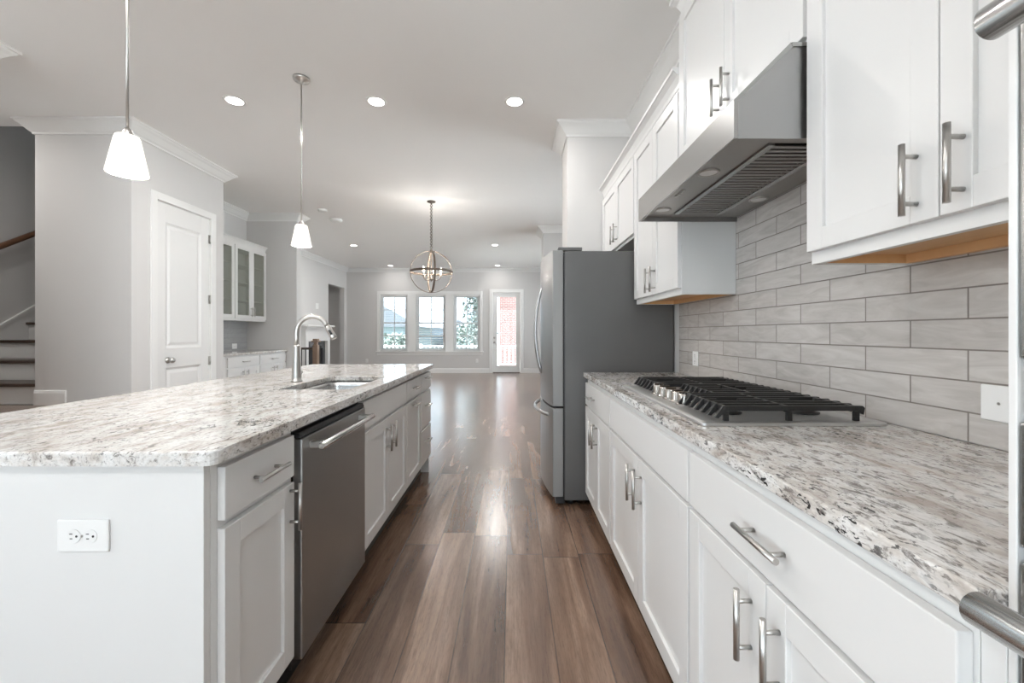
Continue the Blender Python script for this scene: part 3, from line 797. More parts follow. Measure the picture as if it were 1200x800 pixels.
# refrigerator
FY0, FY1 = 2.985, 3.895
rf = thing('refrigerator', 'stainless french door refrigerator with dark grey side panels', 'refrigerator', (.75, (FY0 + FY1) / 2, 0))
MB().box(.372, FY0, .035, 1.143, FY1, 1.80).build('case', FSIDE, rf, .006)['label'] = 'dark grey textured case'
def bow(t): return .288 - .052 * (1 - (2 * t - 1) ** 2)
def fdoor(a, b, z0, z1, nm):
    n = 10; pts = [(.362, a), (.362, b)]
    fr_ = []
    for i in range(n + 1):
        y = b + (a - b) * i / n; fr_.append((bow((y - FY0) / (FY1 - FY0)), y))
    pts = [(.362, a)] + [(.362, b)] + fr_
    m = MB().prism(pts, 'z', z0, z1)
    o = m.build(nm, STEELV, rf, .006); o.data.materials.append(EDGE)
    for p in o.data.polygons:
        if abs(p.normal.y) > .9: p.material_index = 1
    return o
mid = (FY0 + FY1) / 2
d1 = fdoor(FY0, mid - .002, .70, 1.805, 'door'); d2 = fdoor(mid + .002, FY1, .70, 1.805, 'door'); d3 = fdoor(FY0, FY1, .06, .688, 'freezer_drawer')
MB().box(.362, FY0 + .012, .06, .372, FY1 - .012, 1.79).build('gasket', BLACK, rf)
for dd, y in ((d1, mid - .045), (d2, mid + .045)):
    x0 = bow((y - FY0) / (FY1 - FY0)); pts = []
    for i in range(15):
        t = i / 14; pts.append((x0 + .004 - .052 * math.sin(PI * t) ** .8, y, .90 + .68 * t))
    MB().tube(pts, .011, 12).build('handle', STEELV, dd)
pts = []
for i in range(17):
    t = i / 16; y = FY0 + .10 + (FY1 - FY0 - .20) * t; x0 = bow((y - FY0) / (FY1 - FY0)); pts.append((x0 + .004 - .05 * math.sin(PI * t) ** .55, y, .625))
MB().tube(pts, .013, 12).build('handle', STEELV, d3)
for y in (FY0 + .02, FY1 - .09):
    MB().box(.33, y, 1.806, .50, y + .07, 1.83).build('hinge_cover', FSIDE, rf, .004)
for y in (FY0 + .05, FY1 - .05):
    for x in (.42, 1.08): MB().cyl((x, y, 0.0005), (x, y, .036), .02, 12).build('levelling_foot', BLACK, rf)
MB().box(.31, FY0 + .01, .012, .372, FY1 - .01, .058).build('base_grille', BLACK, rf)

# oven tower with two built-in ovens, cut by the frame's right edge
TY0, TY1 = -.34, .4515
tw = thing('oven_tower_cabinet', 'tall white oven cabinet cut off at the right edge', 'cabinet', ((XF + XR) / 2, (TY0 + TY1) / 2, 0))
m = MB(); xb = XR - .0095
m.box(XF, TY1 - .008, .10, xb, TY1, 2.49); m.box(XF, TY0, .10, xb, TY0 + .008, 2.49); m.box(XF + .0195, TY1 - .018, .10, xb, TY1 - .008, 2.49); m.box(XF + .0195, TY0 + .008, .10, xb, TY0 + .018, 2.49); m.box(XF, TY0 + .018, 2.2, xb, TY1 - .018, 2.49); m.box(XF, TY0 + .018, .10, xb, TY1 - .018, .30)
m.box(XF, TY0 + .018, 1.1355, xb, TY1 - .018, 1.1845); m.box(xb - .01, TY0 + .018, .30, xb, TY1 - .018, 2.2)
m.build('body', CAB, tw, .001)
MB().box(XF + .07, TY0, .001, xb, TY1, .099).build('toe_kick', TOEK, tw)
shaker(tw, 'R', XF, TY0 + .01, (TY0 + TY1) / 2 - .002, 2.21, 2.47, ('v', .02, 2.28)); shaker(tw, 'R', XF, (TY0 + TY1) / 2 + .002, TY1 - .01, 2.21, 2.47, ('v', .09, 2.28))
slab(tw, 'R', XF, TY0 + .01, TY1 - .01, .115, .285, (.055, .20))
def oven(name, label, z0, z1, bands, hz, e1):
    r = thing(name, label, 'oven', ((XF + XR) / 2, (TY0 + TY1) / 2, z0), 'ovens built into the tall cabinet')
    a2, b2 = TY0 + .0085, TY1 - .0085
    MB().box(XF + .02, TY0 + .019, z0 + .002, XF + .55, TY1 - .019, z1 - .002).build('body', FSIDE, r)
    d_ = None
    for k, (za, zb) in enumerate(bands):
        p = MB().box(XF + .0005, a2, za, XF + .019, b2, zb).build('door' if k == 0 else 'control_panel', STEEL, r, .004, 3)
        if k == 0: d_ = p
    za, zb = bands[0]
    MB().box(XF - .001, a2 + .09, za + .07, XF + .0004, b2 - .09, zb - .16).build('glass', BLACK, d_)
    hx = .462; hm = MB(); e0 = a2 + .03
    hm.lathe([(.012, e0), (.0165, e0 + .003), (.0165, e1 - .003), (.013, e1)], (hx, 0, hz), 28, axis='y')
    hm.build('handle', STEELH, d_)
    for y in (e0 + .045, e1 - .045): MB().box(hx + .004, y - .014, hz - .011, XF + .0008, y + .014, hz + .011).build('handle_bracket', NICKEL, d_, .002)
oven('wall_oven', 'stainless wall oven, the lower one, its handle before the worktop', .31, 1.135, [(.315, .982), (.996, 1.128)], .946, .424)
oven('microwave_oven', 'stainless built-in microwave oven above the wall oven, at right edge', 1.185, 2.19, [(1.192, 1.98), (1.995, 2.185)], 1.519, .411)

# wall plates on the range wall
def outlet(name, label, face, c, w, h, kind='duplex', horiz=False, cat='outlet'):
    """face: outward axis '+x','-x','-y'; plate w wide, h high."""
    ax = {'-x': (-1, 0), '+x': (1, 0), '-y': (0, -1)}[face]
    r = thing(name, label, cat, c)
    def bx(m, u0, u1, z0, z1, d0, d1):
        if ax[0]: m.box(c[0] + ax[0] * d0, c[1] + u0, c[2] + z0, c[0] + ax[0] * d1, c[1] + u1, c[2] + z1)
        else: m.box(c[0] + u0, c[1] - d0, c[2] + z0, c[0] + u1, c[1] - d1, c[2] + z1)
        return m
    def disc(m, u, z, rad, d0, d1, seg=18):
        p0 = (c[0] + ax[0] * d0, c[1] + u, c[2] + z) if ax[0] else (c[0] + u, c[1] - d0, c[2] + z)
        p1 = (c[0] + ax[0] * d1, c[1] + u, c[2] + z) if ax[0] else (c[0] + u, c[1] - d1, c[2] + z)
        return m.cyl(p0, p1, rad, seg)
    bx(MB(), -w / 2, w / 2, -h / 2, h / 2, .0005, .006).build('cover_plate', PLASTIC, r, .003)
    s1 = (-.0195, 0) if horiz else (0, .0195); s2 = (.0195, 0) if horiz else (0, -.0195)
    if kind == 'duplex':
        for (u, z) in (s1, s2):
            m = MB(); disc(m, u, z, .0165, .0062, .0078); so = m.build('socket', PLASTIC, r, .0006)
            m = MB()
            if horiz: bx(m, u - .009, u - .002, z + .0045, z + .0065, .0079, .0083); bx(m, u - .008, u - .002, z - .0065, z - .0045, .0079, .0083); disc(m, u + .0075, z, .0028, .0079, .0083, 10)
            else: bx(m, u - .0065, u - .0045, z - .001, z + .008, .0079, .0083); bx(m, u + .0045, u + .0065, z - .001, z + .007, .0079, .0083); disc(m, u, z - .0085, .0028, .0079, .0083, 10)
            m.build('slots', BLACK, so)
        disc(MB(), 0, 0, .003, .0062, .0072, 10).build('screw', NICKEL, r)
    elif kind == 'rocker':
        bx(MB(), -.016, .016, -.033, .033, .0062, .009).build('rocker', PLASTIC, r, .001)
    elif kind == 'blank':
        for u in (-.023, .023): disc(MB(), u, 0, .0035, .0062, .0072, 10).build('screw', NICKEL, r)
    return r
XT = XR - .008
outlet('wall_outlet', 'white outlet on the grey tile near the refrigerator', '-x', (XT, XT * F / 215.5, pz(420, XT * F / 215.5)), .075, .09)
outlet('blank_wall_plate', 'blank white wall plate on the tile beside the oven tower', '-x', (XT, .967, 1.054), .125, .085, 'blank', cat='wall plate')

# ------------------------------------------------------------------ island
XI = -.73; XIB = -1.40
IT = .165
G = 'white cabinets along the island'
c = base_unit('white island cabinet with drawer and single door at near end', 'L', XI, XIB, 1.022, 1.395, IT, G)
slab(c, 'L', XI, 1.045, 1.378, .755, .888, (1.215, .822))
shaker(c, 'L', XI, 1.045, 1.378, IT, .735, ('v', 1.352, .665))
# dishwasher
DY0, DY1 = 1.402, 2.005
dw = thing('dishwasher', 'dark stainless dishwasher built into the island', 'dishwasher', (-1.0, (DY0 + DY1) / 2, 0))
MB().box(-1.32, DY0, .10, XI - .002, DY1, .895).build('tub', BLACK, dw)
dd = MB().box(XI + .001, DY0, .135, -.697, DY1, .868).build('door', STEELD, dw, .004)
MB().prism([(XI + .001, .872), (-.702, .872), (-.708, .888), (XI + .001, .888)], 'y', DY0, DY1).build('control_strip', BLACK, dw)
hx = -.648
m = MB().tube([(hx, DY0 + .035, .835), (hx, DY0 + .04, .835), (hx, DY1 - .04, .835), (hx, DY1 - .035, .835)], [.010, .0125, .0125, .010], 16)
m.build('handle', STEELH, dd)
for y in (DY0 + .07, DY1 - .07): MB().box(-.698, y - .018, .824, hx - .004, y + .018, .846).build('handle_bracket', NICKEL, dd, .002)
MB().box(-1.3, DY0 + .003, .001, XI - .055, DY1 - .003, .099).build('toe_panel', BLACK, dw)
c = base_unit('white island sink cabinet with plain front over two doors', 'L', XI, XIB, 2.012, 2.852, IT, G)
# the sink drops into this unit, so its carcass is open at the top
b_ = [o for o in c.children if o.name.startswith('body')][0]
bpy.data.objects.remove(b_)
m = MB(); ua, ub_ = 2.0125, 2.8515
m.box(XI, ua, IT - .012, XI - .02, ub_, ZB - .001); m.box(XI - .02, ua, IT - .012, XIB + .002, ua + .018, ZB - .001); m.box(XI - .02, ub_ - .018, IT - .012, XIB + .002, ub_, ZB - .001); m.box(XI - .02, ua + .018, IT - .012, XIB + .002, ub_ - .018, IT + .01)
m.build('body', CAB, c)
slab(c, 'L', XI, 2.02, 2.844, .755, .888, None, 'false_drawer_front')
shaker(c, 'L', XI, 2.02, 2.4305, IT, .735, ('v', 2.385, .63)); shaker(c, 'L', XI, 2.4335, 2.844, IT, .735, ('v', 2.478, .63))
c = base_unit('white island cabinet with drawer over a pull-out door beyond sink cabinet', 'L', XI, XIB, 2.853, 3.305, IT, G)
slab(c, 'L', XI, 2.861, 3.297, .755, .888, (3.08, .822)); shaker(c, 'L', XI, 2.861, 3.297, IT, .735, ('h', 3.08, .70))
c = base_unit('white three-drawer cabinet at the far end of the island', 'L', XI, XIB, 3.306, 3.70, IT, G)
for z0, z1 in ((.755, .888), (.455, .735), (IT, .44)): slab(c, 'L', XI, 3.314, 3.692, z0, z1, (3.503, (z0 + z1) / 2 + .03))
ip = thing('island_panelling', 'plain white end and back panels of the island', 'panel', (-1.1, 1.01, 0))
MB().box(-1.42, 1.0, .001, XI, 1.0215, ZB - .001).build('end_panel', CAB, ip, .0015)
MB().box(-1.42, 3.7005, .001, XI, 3.715, ZB - .001).build('end_panel', CAB, ip, .0015)
MB().box(-1.42, 1.0215, .001, XIB - .0005, 3.7005, ZB - .001).build('back_panel', CAB, ip, .001)
outlet('island_outlet', 'white horizontal outlet on the near end panel of island', '-y', (px(99.5, 1.0), 1.0, pz(626.5, 1.0)), .122, .076, 'duplex', True)
SK = (-1.15, 2.06, -.80, 2.70)
o = slab_stone(-1.755, .975, -.69, 3.735, .028, SK).build('granite_island_top', GRAN, None, .006, 3, loc=(-1.2, 2.3, ZB))
tag(o, 'speckled granite island top with an undermount sink cut in it', 'worktop')
sk = thing('kitchen_sink', 'undermount stainless sink in the island top', 'sink', ((SK[0] + SK[2]) / 2, (SK[1] + SK[3]) / 2, ZB - .2))
def sr(g, z, r): return rrect(SK[0] - .004 + g, SK[1] - .004 + g, SK[2] + .004 - g, SK[3] + .004 - g, r, z)
m = MB(); m.loft([sr(-.012, ZB - .0015, .05), sr(0, ZB - .0015, .045), sr(.002, ZB - .03, .045), sr(.012, ZB - .17, .05), sr(.03, ZB - .195, .05), sr(.06, ZB - .20, .05)], (False, True))
m.loft([sr(-.012, ZB - .0035, .05), sr(-.002, ZB - .0035, .047), sr(.0, ZB - .03, .047), sr(.010, ZB - .172, .05), sr(.028, ZB - .197, .05), sr(.06, ZB - .203, .05)], (False, True))
m.build('bowl', SINKM, sk)
MB().lathe([(.043, ZB - .1995), (.043, ZB - .197), (.03, ZB - .1965), (.028, ZB - .1985), (.001, ZB - .1985)], ((SK[0] + SK[2]) / 2 - .04, (SK[1] + SK[3]) / 2, 0), 20).build('drain', NICKEL, sk)
# faucet
FX, FY = px(347.5, 2.39), 2.39
fc = thing('kitchen_faucet', 'brushed nickel gooseneck faucet standing behind the island sink', 'faucet', (FX, FY, ZT))
s_ = 2.39 / F
def fp(xx, yy): return (px(xx, FY), FY, pz(yy, FY))
m = MB().lathe([(.031, ZT + .0005), (.031, ZT + .006), (.026, ZT + .009), (.0255, ZT + .03), (.0165, pz(407, FY)), (.015, pz(404, FY))], (FX, FY, 0), 24)
m.build('body', NICKEL, fc)
pts = [(FX, FY, pz(404.5, FY)), (FX, FY, pz(396, FY))]
cx, cz = px(366.2, FY), pz(389.5, FY); R0 = abs(cx - FX)
for k in range(17):
    a = PI - k * (PI * .86) / 16; pts.append((cx + R0 * math.cos(a), FY, cz + R0 * math.sin(a) * 1.0))
m = MB().tube(pts, .0135, 16); m.build('spout', NICKEL, fc)
e = Vector(pts[-1]); dr = (Vector(pts[-1]) - Vector(pts[-2])).normalized()
hd_ = MB().tube([e, e + dr * .012, e + dr * .02, e + dr * .075, e + dr * .085], [.0138, .0145, .0165, .018, .015], 16).build('spray_head', NICKEL, fc)
q = e + dr * .045 + Vector((.0165, -.004, .006))
MB().tube([e + dr * .03 + Vector((.004, -.0155, .002)), e + dr * .06 + Vector((.004, -.0165, .002))], .006, 10).build('spray_button', BLACK, hd_)
MB().tube([(FX, FY + .02, ZT + .05), (FX, FY + .05, ZT + .05), (FX - .01, FY + .062, ZT + .06), (FX - .035, FY + .075, ZT + .12)], [.012, .012, .007, .005], 12).build('lever', NICKEL, fc)

# ------------------------------------------------------------------ niche bar
XNB = -3.76; YN0 = 5.222
G = 'white base cabinets in the niche'
def niche_base(label, u0, u1):
    c = base_unit(label, 'L', XNB, XN, u0, u1, .115, G)
    slab(c, 'L', XNB, u0 + .015, u1 - .015, .755, .888, ((u0 + u1) / 2, .822))
    mm = (u0 + u1) / 2
    shaker(c, 'L', XNB, u0 + .015, mm - .0015, .125, .735, ('v', mm - .045, .63)); shaker(c, 'L', XNB, mm + .0015, u1 - .015, .125, .735, ('v', mm + .045, .63))
niche_base('white niche base cabinet nearer the pantry wall', 5.55, 6.27)
niche_base('white niche base cabinet against the far end wall', 6.271, 7.0)
tag(BX(MB(), 'L', XNB, YN0, 5.549, 0, -.62, .10, ZB - .001).build('niche_filler_panel', CAB, None, .001, loc=(XNB, 5.4, .1)), 'plain white filler beside the niche base cabinets behind pantry wall', 'panel')
o = slab_stone(XN + .0005, YN0 - .005, -3.725, YN - .002, .004).build('granite_niche_top', GRAN, None, .005, 3, loc=(-4.05, 6.1, ZB))
tag(o, 'speckled granite top on the niche base cabinets', 'worktop')
XG = -4.08
def glass_upper(label, u0, u1):
    r = thing('glass_front_cabinet', label, 'cabinet', ((XG + XN) / 2, (u0 + u1) / 2, 1.405), 'glass front cabinets in the niche')
    z0, z1 = 1.405, 2.56; xb = XN + .0085
    m = MB(); t = .018; u0 += .0005; u1 -= .0005
    m.box(xb, u0, z0, XG, u0 + t, z1); m.box(xb, u1 - t, z0, XG, u1, z1); m.box(xb, u0 + t, z0, XG, u1 - t, z0 + t); m.box(xb, u0 + t, z1 - .06, XG, u1 - t, z1); m.box(xb, u0 + t, z0 + t, xb + .008, u1 - t, z1 - .06)
    m.box(XG - .018, u0 + t, z0 + t, XG, u1 - t, z0 + .045)
    m.build('body', CAB, r)
    for k in range(3):
        z = z0 + .30 + .27 * k
        MB().box(xb + .009, u0 + t + .001, z, XG - .03, u1 - t - .001, z + .018).build('shelf', CAB, r)
    mm = (u0 + u1) / 2
    shaker(r, 'L', XG, u0 + .01, mm - .0015, z0 + .03, z1 - .03, ('v', mm - .03, z0 + .14), .055, True); shaker(r, 'L', XG, mm + .0015, u1 - .01, z0 + .03, z1 - .03, ('v', mm + .03, z0 + .14), .055, True)
    MB().sweep([(XG, u0), (XG, u1)], [(a * .8, b * .75) for a, b in CRN], z1, -1).build('crown_moulding', CAB, r)
glass_upper('glass-front white wall cabinet partly hidden by the pantry wall', 5.41, 6.19)
glass_upper('glass-front white wall cabinet against the niche end wall', 6.191, 6.99)
outlet('niche_outlet', 'white outlet on the niche tile backsplash', '+x', (XN + .008, XN * F / (274 - 600) , pz(405.5, 6.7)), .115, .085, 'duplex', True)

# ------------------------------------------------------------------ far room: fireplace, railing, plates
fp_ = thing('fireplace', 'white fireplace mantel with black firebox on the far left wall', 'fireplace', (XL + .1, 10.75, 0))
x0 = XL + .001
def fb(m, y0, y1, z0, z1, d): return m.box(x0, y0, z0, x0 + d, y1, z1)
zm = pz(383, 10.9)
fb(MB(), 10.02, 11.52, zm, zm + .05, .22).build('mantel_shelf', TRIM, fp_, .006)
m = MB(); fb(m, 10.10, 11.44, zm - .36, zm - .001, .12); fb(m, 10.08, 11.46, zm - .05, zm - .002, .16); m.build('frieze', TRIM, fp_, .004)
for y in (10.10, 11.30): fb(MB(), y, y + .14, .001, zm - .361, .12).build('leg', TRIM, fp_, .004)
m = MB(); fb(m, 10.241, 10.40, .001, zm - .362, .05); fb(m, 11.14, 11.299, .001, zm - .362, .05); fb(m, 10.40, 11.14, zm - .5, zm - .362, .05); m.build('surround', SURR, fp_)
fb(MB(), 10.401, 11.139, .03, zm - .501, .02).build('firebox', LOGM, fp_)
m = MB(); fb(m, 10.401, 11.139, .02, .05, .055); fb(m, 10.401, 11.139, zm - .54, zm - .505, .055); m.build('firebox_trim', BLACK, fp_)
fb(MB(), 10.0, 11.54, .0005, .02, .45).build('hearth', SURR, fp_) if False else None
rl = thing('stair_railing', 'dark railing with brown newel post in front of the fireplace', 'railing', (-4.3, 9.3, 0))
nx = px(370.3, 9.3); w = .052
m = MB(); m.box(nx - w, 9.3 - w, .001, nx + w, 9.3 + w, pz(404, 9.3)); m.box(nx - .036, 9.3 - .036, pz(404, 9.3), nx + .036, 9.3 + .036, pz(400.5, 9.3)); m.box(nx - .075, 9.3 - .075, pz(400.5, 9.3), nx + .075, 9.3 + .075, pz(399, 9.3)); m.box(nx - .05, 9.3 - .05, pz(399, 9.3), nx + .05, 9.3 + .05, pz(396.8, 9.3))
m.build('newel_post', POSTW, rl, .004)
MB().box(XL + .002, 9.27, pz(409.5, 9.3), nx - w, 9.33, pz(407, 9.3)).build('handrail', BRONZE, rl, .006)
MB().box(XL + .002, 9.28, .08, nx - w, 9.32, .12).build('bottom_rail', BRONZE, rl)
for i in range(7):
    x = XL + .06 + (nx - w - XL - .1) * i / 6.5
    MB().box(x - .008, 9.292, .12, x + .008, 9.308, pz(409.5, 9.3)).build('baluster', BLACK, rl)
outlet('light_switch', 'white switch plate on the pale wall above the mantel', '+x', (XL, XL * F / (371.5 - 600), pz(358.5, XL * F / (371.5 - 600))), .16, .15, 'rocker', cat='switch')
outlet('wall_outlet', 'white outlet low on the far wall under the windows, right end', '-y', (px(559, YB), YB, pz(422.5, YB)), .075, .115)
outlet('wall_outlet', 'white outlet low on the far wall near the left corner', '-y', (px(430, YB), YB, pz(422.5, YB)), .075, .115)

# ------------------------------------------------------------------ ceiling fixtures
def can(label, x, y, power=LAMP):
    r = thing('recessed_light', label, 'ceiling light', (x, y, ZC), 'recessed ceiling lights')
    MB().lathe([(.062, ZC - .0005), (.088, ZC - .0005), (.088, ZC - .004), (.083, ZC - .007), (.066, ZC - .004), (.062, ZC - .0005)], (x, y, 0), 32, (False, False)).build('trim_ring', PLASTIC, r)
    MB().lathe([(.064, ZC - .0035), (.064, ZC - .0015)], (x, y, 0), 28).build('lens', LENS, r)
    area('lamp', r, (0, 0, -.009), (0, 0, 0), .12, power)
    return r
def at(xx, yy): Y = (ZC - H) * F / (390 - yy); return px(xx, Y), Y
cans = [('recessed light nearest the pantry corner, left of the pendant cord', *at(275, 118)), ('recessed light in the middle of the kitchen row of three', *at(441, 119)), ('recessed light at the right end of the kitchen row of three', *at(603, 119)),
        ('recessed light left of the globe chandelier, nearer one', *at(414.5, 287.5)), ('recessed light right of the globe chandelier, nearer one', *at(580, 287)), ('recessed light over the left window, close to the far wall', *at(457.5, 311)), ('recessed light above the glazed door, close to the far wall', *at(583, 311))]
for lab, x, y in cans: can(lab, x, y, LAMP if y < 5 else (LAMP * 2.2 if y < 11 else LAMP * .35))
for x in (-2.36, -1.16, .02):  # unseen cans added overhead and behind the camera as fill light
    w_ = 'left' if x < -2 else ('middle' if x < 0 else 'right')
    if x < 0: can('unseen recessed light added above the near end of the island, %s one' % w_, x, 1.15)
    can('unseen recessed light added by the glazing behind the island, %s one' % w_, x, -1.3)

can('unseen recessed light added over the stair landing', -4.9, 3.3, LAMP * .7)  # unseen can added to lift the dark landing and stair
def pendant(label, x, y):
    r = thing('pendant_light', label, 'pendant light', (x, y, ZC), 'pendant lights over the island')
    MB().lathe([(.062, ZC - .0005), (.062, ZC - .012), (.055, ZC - .02), (.02, ZC - .026), (.014, ZC - .04), (.006, ZC - .05)], (x, y, 0), 28).build('canopy', NICKEL, r)
    zt, zb = 2.048, 1.893
    MB().cyl((x, y, zt + .03), (x, y, ZC - .04), .0055, 12).build('rod', NICKEL, r)
    MB().lathe([(.008, zt + .04), (.016, zt + .03), (.0245, zt + .01), (.0245, zt - .03), (.02, zt - .05)], (x, y, 0), 24).build('socket_cap', NICKEL, r)
    MB().lathe([(.026, zt + .006), (.040, zt + .004), (.0445, zt - .005), (.072, zb + .006), (.071, zb), (.068, zb + .004), (.040, zt - .006), (.026, zt - .003)], (x, y, 0), 32, (False, False)).build('shade', SHADE, r)
    MB().ball((x, y, zt - .085), .026, 16, 10, 1.25).build('bulb', BULB, r)
    point('lamp', r, (0, 0, zb - .03 - ZC), .04, 11.0, (1, .96, .91))
pendant('pendant light with frosted shade over the near end of island', -1.63, 1.79)
pendant('pendant light with frosted shade over the far end of island', -1.63, 3.27)

# globe chandelier
qx, qy = px(505.5, 6.33), 6.33
ch = thing('globe_chandelier', 'open globe chandelier with candle bulbs hanging on a chain', 'chandelier', (qx, qy, ZC))
zc_, R = pz(318.5, 6.33), .315
MB().lathe([(.065, ZC - .0005), (.062, ZC - .012), (.03, ZC - .024), (.01, ZC - .034), (.006, ZC - .05)], (qx, qy, 0), 24).build('canopy', BRONZE, ch)
m = MB(); zt = ZC - .045; n = 0; z = zt
while z > zc_ + R + .04:
    rot = Matrix.Rotation(PI / 2, 3, 'X') if n % 2 == 0 else Matrix.Rotation(PI / 2, 3, 'Z') @ Matrix.Rotation(PI / 2, 3, 'X')
    m.torus((qx, qy, z - .017), .017, .0045, rot, 12, 6); z -= .026; n += 1
m.build('chain', BRONZE, ch)
MB().torus((qx, qy, zc_), R, 0, 'z', 64, 4, (.004, .016)).build('ring', RUST, ch)
for k, a in enumerate((.35, .35 + PI / 2)):
    rot = Matrix.Rotation(a, 3, 'Z') @ Matrix.Rotation(PI / 2, 3, 'X')
    MB().torus((qx, qy, zc_), R - .006 - .004 * k, 0, rot, 64, 4, (.004, .015)).build('ring', RUST, ch)
MB().lathe([(.004, zc_ + R + .035), (.016, zc_ + R + .02), (.022, zc_ + R + .002), (.008, zc_ + R - .02), (.006, zc_ - .06), (.018, zc_ - .09), (.022, zc_ - .11), (.008, zc_ - .13), (.003, zc_ - .15)], (qx, qy, 0), 16).build('stem', RUST, ch)
for k in range(5):
    a = .2 + 2 * PI * k / 5; ca, sa = math.cos(a), math.sin(a)
    def pp(r, z): return (qx + r * ca, qy + r * sa, zc_ + z)
    ar = MB().tube([pp(.012, -.10), pp(.05, -.125), pp(.10, -.12), pp(.135, -.09), pp(.14, -.065)], .005, 8)
    ar.lathe([(.004, -.068), (.024, -.064), (.024, -.058), (.008, -.056)], (qx + .14 * ca, qy + .14 * sa, zc_), 14)
    arm = ar.build('arm', RUST, ch)
    MB().cyl(pp(.14, -.056), pp(.14, .0), .0095, 12).build('candle_sleeve', PLASTIC, arm)
    MB().lathe([(.004, .0), (.011, .012), (.0135, .028), (.009, .05), (.002, .07)], (qx + .14 * ca, qy + .14 * sa, zc_), 12).build('bulb', BULB, arm)
    point('lamp', ch, (.14 * ca, .14 * sa, zc_ + .035 - ZC), .016, 16.0, (1, .94, .87))

def disc(name, label, x, y, r, h, cat):
    o = thing(name, label, cat, (x, y, ZC))
    MB().lathe([(r, ZC - .0005), (r, ZC - h * .45), (r * .9, ZC - h * .85), (r * .55, ZC - h), (.001, ZC - h)], (x, y, 0), 28).build('cover', PLASTIC, o)
    MB().torus((x, y, ZC - h * .9), r * .62, .004, 'z', 28, 6).build('vent_ring', PLASTIC, o)
    MB().cyl((x + r * .3, y - r * .3, ZC - h - .001), (x + r * .3, y - r * .3, ZC - h + .003), .006, 10).build('test_button', NICKEL, o)
disc('smoke_detector', 'round white smoke detector nearer the far pendant light', *at(378, 245.5), .07, .04, 'smoke detector')
disc('smoke_detector', 'wider round white detector just right of the other one', *at(394, 257), .10, .045, 'smoke detector')
vx, vy = at(540, 317.0); vy = min(vy, YB - .35)
v = thing('ceiling_vent', 'small flat white ceiling vent behind the chandelier', 'vent', (vx, vy, ZC))
MB().box(vx - .16, vy - .08, ZC - .010, vx + .16, vy + .08, ZC - .0005).build('frame', PLASTIC, v, .003)
m = MB()
for i in range(7): m.box(vx - .13, vy - .06 + .018 * i, ZC - .014, vx + .13, vy - .052 + .018 * i, ZC - .0105)
m.build('louvers', PLASTIC, v)

# unseen pale slab added round the house to bounce sunlight indoors
BOUNCE = paint('bounce_slab_paint', (.62, .62, .62), .9)
struct(MB().box(XP - 14, -18, -.25, XR + 14, -3.66, -.1).box(XP - 14, -3.66, -.25, XP - .16, 2.74, -.1).box(2.76, -3.66, -.25, 16, YB, -.1), 'floor_bounce_slab', BOUNCE)
# ------------------------------------------------------------------ outside the far windows
struct(MB().box(-60, YB + .2, -3.2, 60, 120, -3.0), 'ground', GRASS)
struct(MB().box(-7, YB + .16, -.2, 4, YB + 3.0, -.04), 'floor_deck', DECKM)
dr_ = thing('deck_railing', 'white deck railing with balusters outside the far windows', 'railing', (-1.5, YB + 2.9, -.04))
zt = pz(404.5, YB + 2.9); y = YB + 2.9
MB().box(-7, y - .045, zt - .05, 4, y + .045, zt).build('top_rail', FENCEP, dr_, .004)
MB().box(-7, y - .03, .04, 4, y + .03, .09).build('bottom_rail', FENCEP, dr_, .004)
for i in range(62):
    x = -6.0 + i * .155
    MB().box(x - .02, y - .02, .09, x + .02, y + .02, zt - .05).build('baluster', FENCEP, dr_)
for x in (-6.6, -3.4, -1.5, .95, 3.6): MB().box(x - .05, y - .05, -.04, x + .05, y + .05, zt + .06).build('post', FENCEP, dr_, .004)
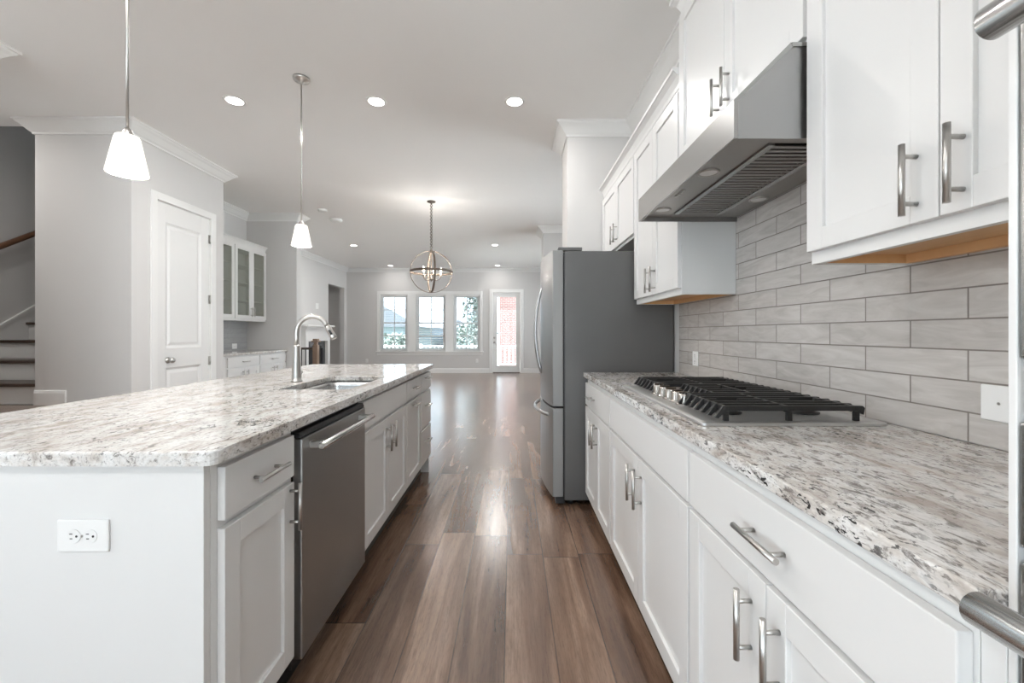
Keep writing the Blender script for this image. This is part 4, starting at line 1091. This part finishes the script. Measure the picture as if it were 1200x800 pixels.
def house(name, label, x0, y0, x1, y1, z1, wallm, roof_h, wins_, cat='house'):
    r = thing(name, label, cat, ((x0 + x1) / 2, (y0 + y1) / 2, -3))
    MB().box(x0, y0, -3, x1, y1, z1).build('wall', wallm, r)
    xm = (x0 + x1) / 2; e = .35
    MB().prism([(x0 - e, z1), (x1 + e, z1), (xm, z1 + roof_h)], 'y', y0 - e, y1 + e).build('roof', ROOFM, r)
    for (a, b, za, zb) in wins_:
        f = MB().box(a - .1, y0 - .05, za - .1, b + .1, y0 - .002, zb + .1).build('window', FENCEP, r)
        MB().box(a, y0 - .06, za, b, y0 - .051, zb).build('pane', EXTG, f)
    return r
house('brick_house', 'red brick house seen through the glazed far door', -.62, 21, 7, 30, 6.5, BRICK, 3, [(1.2, 2.2, 0, 1.8), (3.2, 4.2, 0, 1.8)])
house('neighbor_house', 'pale blue sided house outside the left far window', -12.5, 27, -6.1, 38, 1.6, SIDING, 2.0, [(-9.6, -8.8, -1.2, .3), (-7.6, -7.0, -1.2, .3)])
house('neighbor_house', 'smaller pale house outside the middle far window', -5.4, 33, -2.9, 42, .9, SIDING, 1.4, [(-4.9, -4.3, -1.4, -.2), (-3.9, -3.4, -1.4, -.2)])
def tree(label, x, y, h, w, seed):
    r = thing('garden_tree', label, 'tree', (x, y, -3)); rnd = random.Random(seed)
    MB().tube([(x, y, -3), (x + .05, y, -1), (x - .05, y, h * .5), (x + .02, y, h * .85)], [.16, .13, .09, .03], 10).build('trunk', BARKM, r)
    m = MB()
    for k in range(150):
        a = rnd.uniform(0, 2 * PI); q = rnd.random(); zz = h * .25 + (h * .8) * rnd.random(); rr = w * math.sqrt(q) * (1 - .6 * abs(zz / h - .65))
        cx_, cy_ = x + rr * math.cos(a), y + rr * math.sin(a)
        for j in range(6):
            d1 = Vector((rnd.uniform(-1, 1), rnd.uniform(-1, 1), rnd.uniform(-1, 1))).normalized(); d2 = d1.orthogonal().normalized(); s = .13
            c0 = Vector((cx_, cy_, zz)) + Vector((rnd.uniform(-.3, .3), rnd.uniform(-.3, .3), rnd.uniform(-.3, .3)))
            m._add([c0 - d1 * s, c0 + d2 * s * .5, c0 + d1 * s, c0 - d2 * s * .5], [(0, 1, 2, 3)], False)
    m.build('foliage', LEAFM, r)
tree('slim leafy tree outside the window nearest the glazed door', -1.55, 19.5, 4.5, .55, 3)
tree('low green tree far outside the right and middle windows', -2.6, 30, 1.6, 1.6, 5)
tree('low green tree outside the left far window by pale house', -6.6, 24, .9, .9, 8)
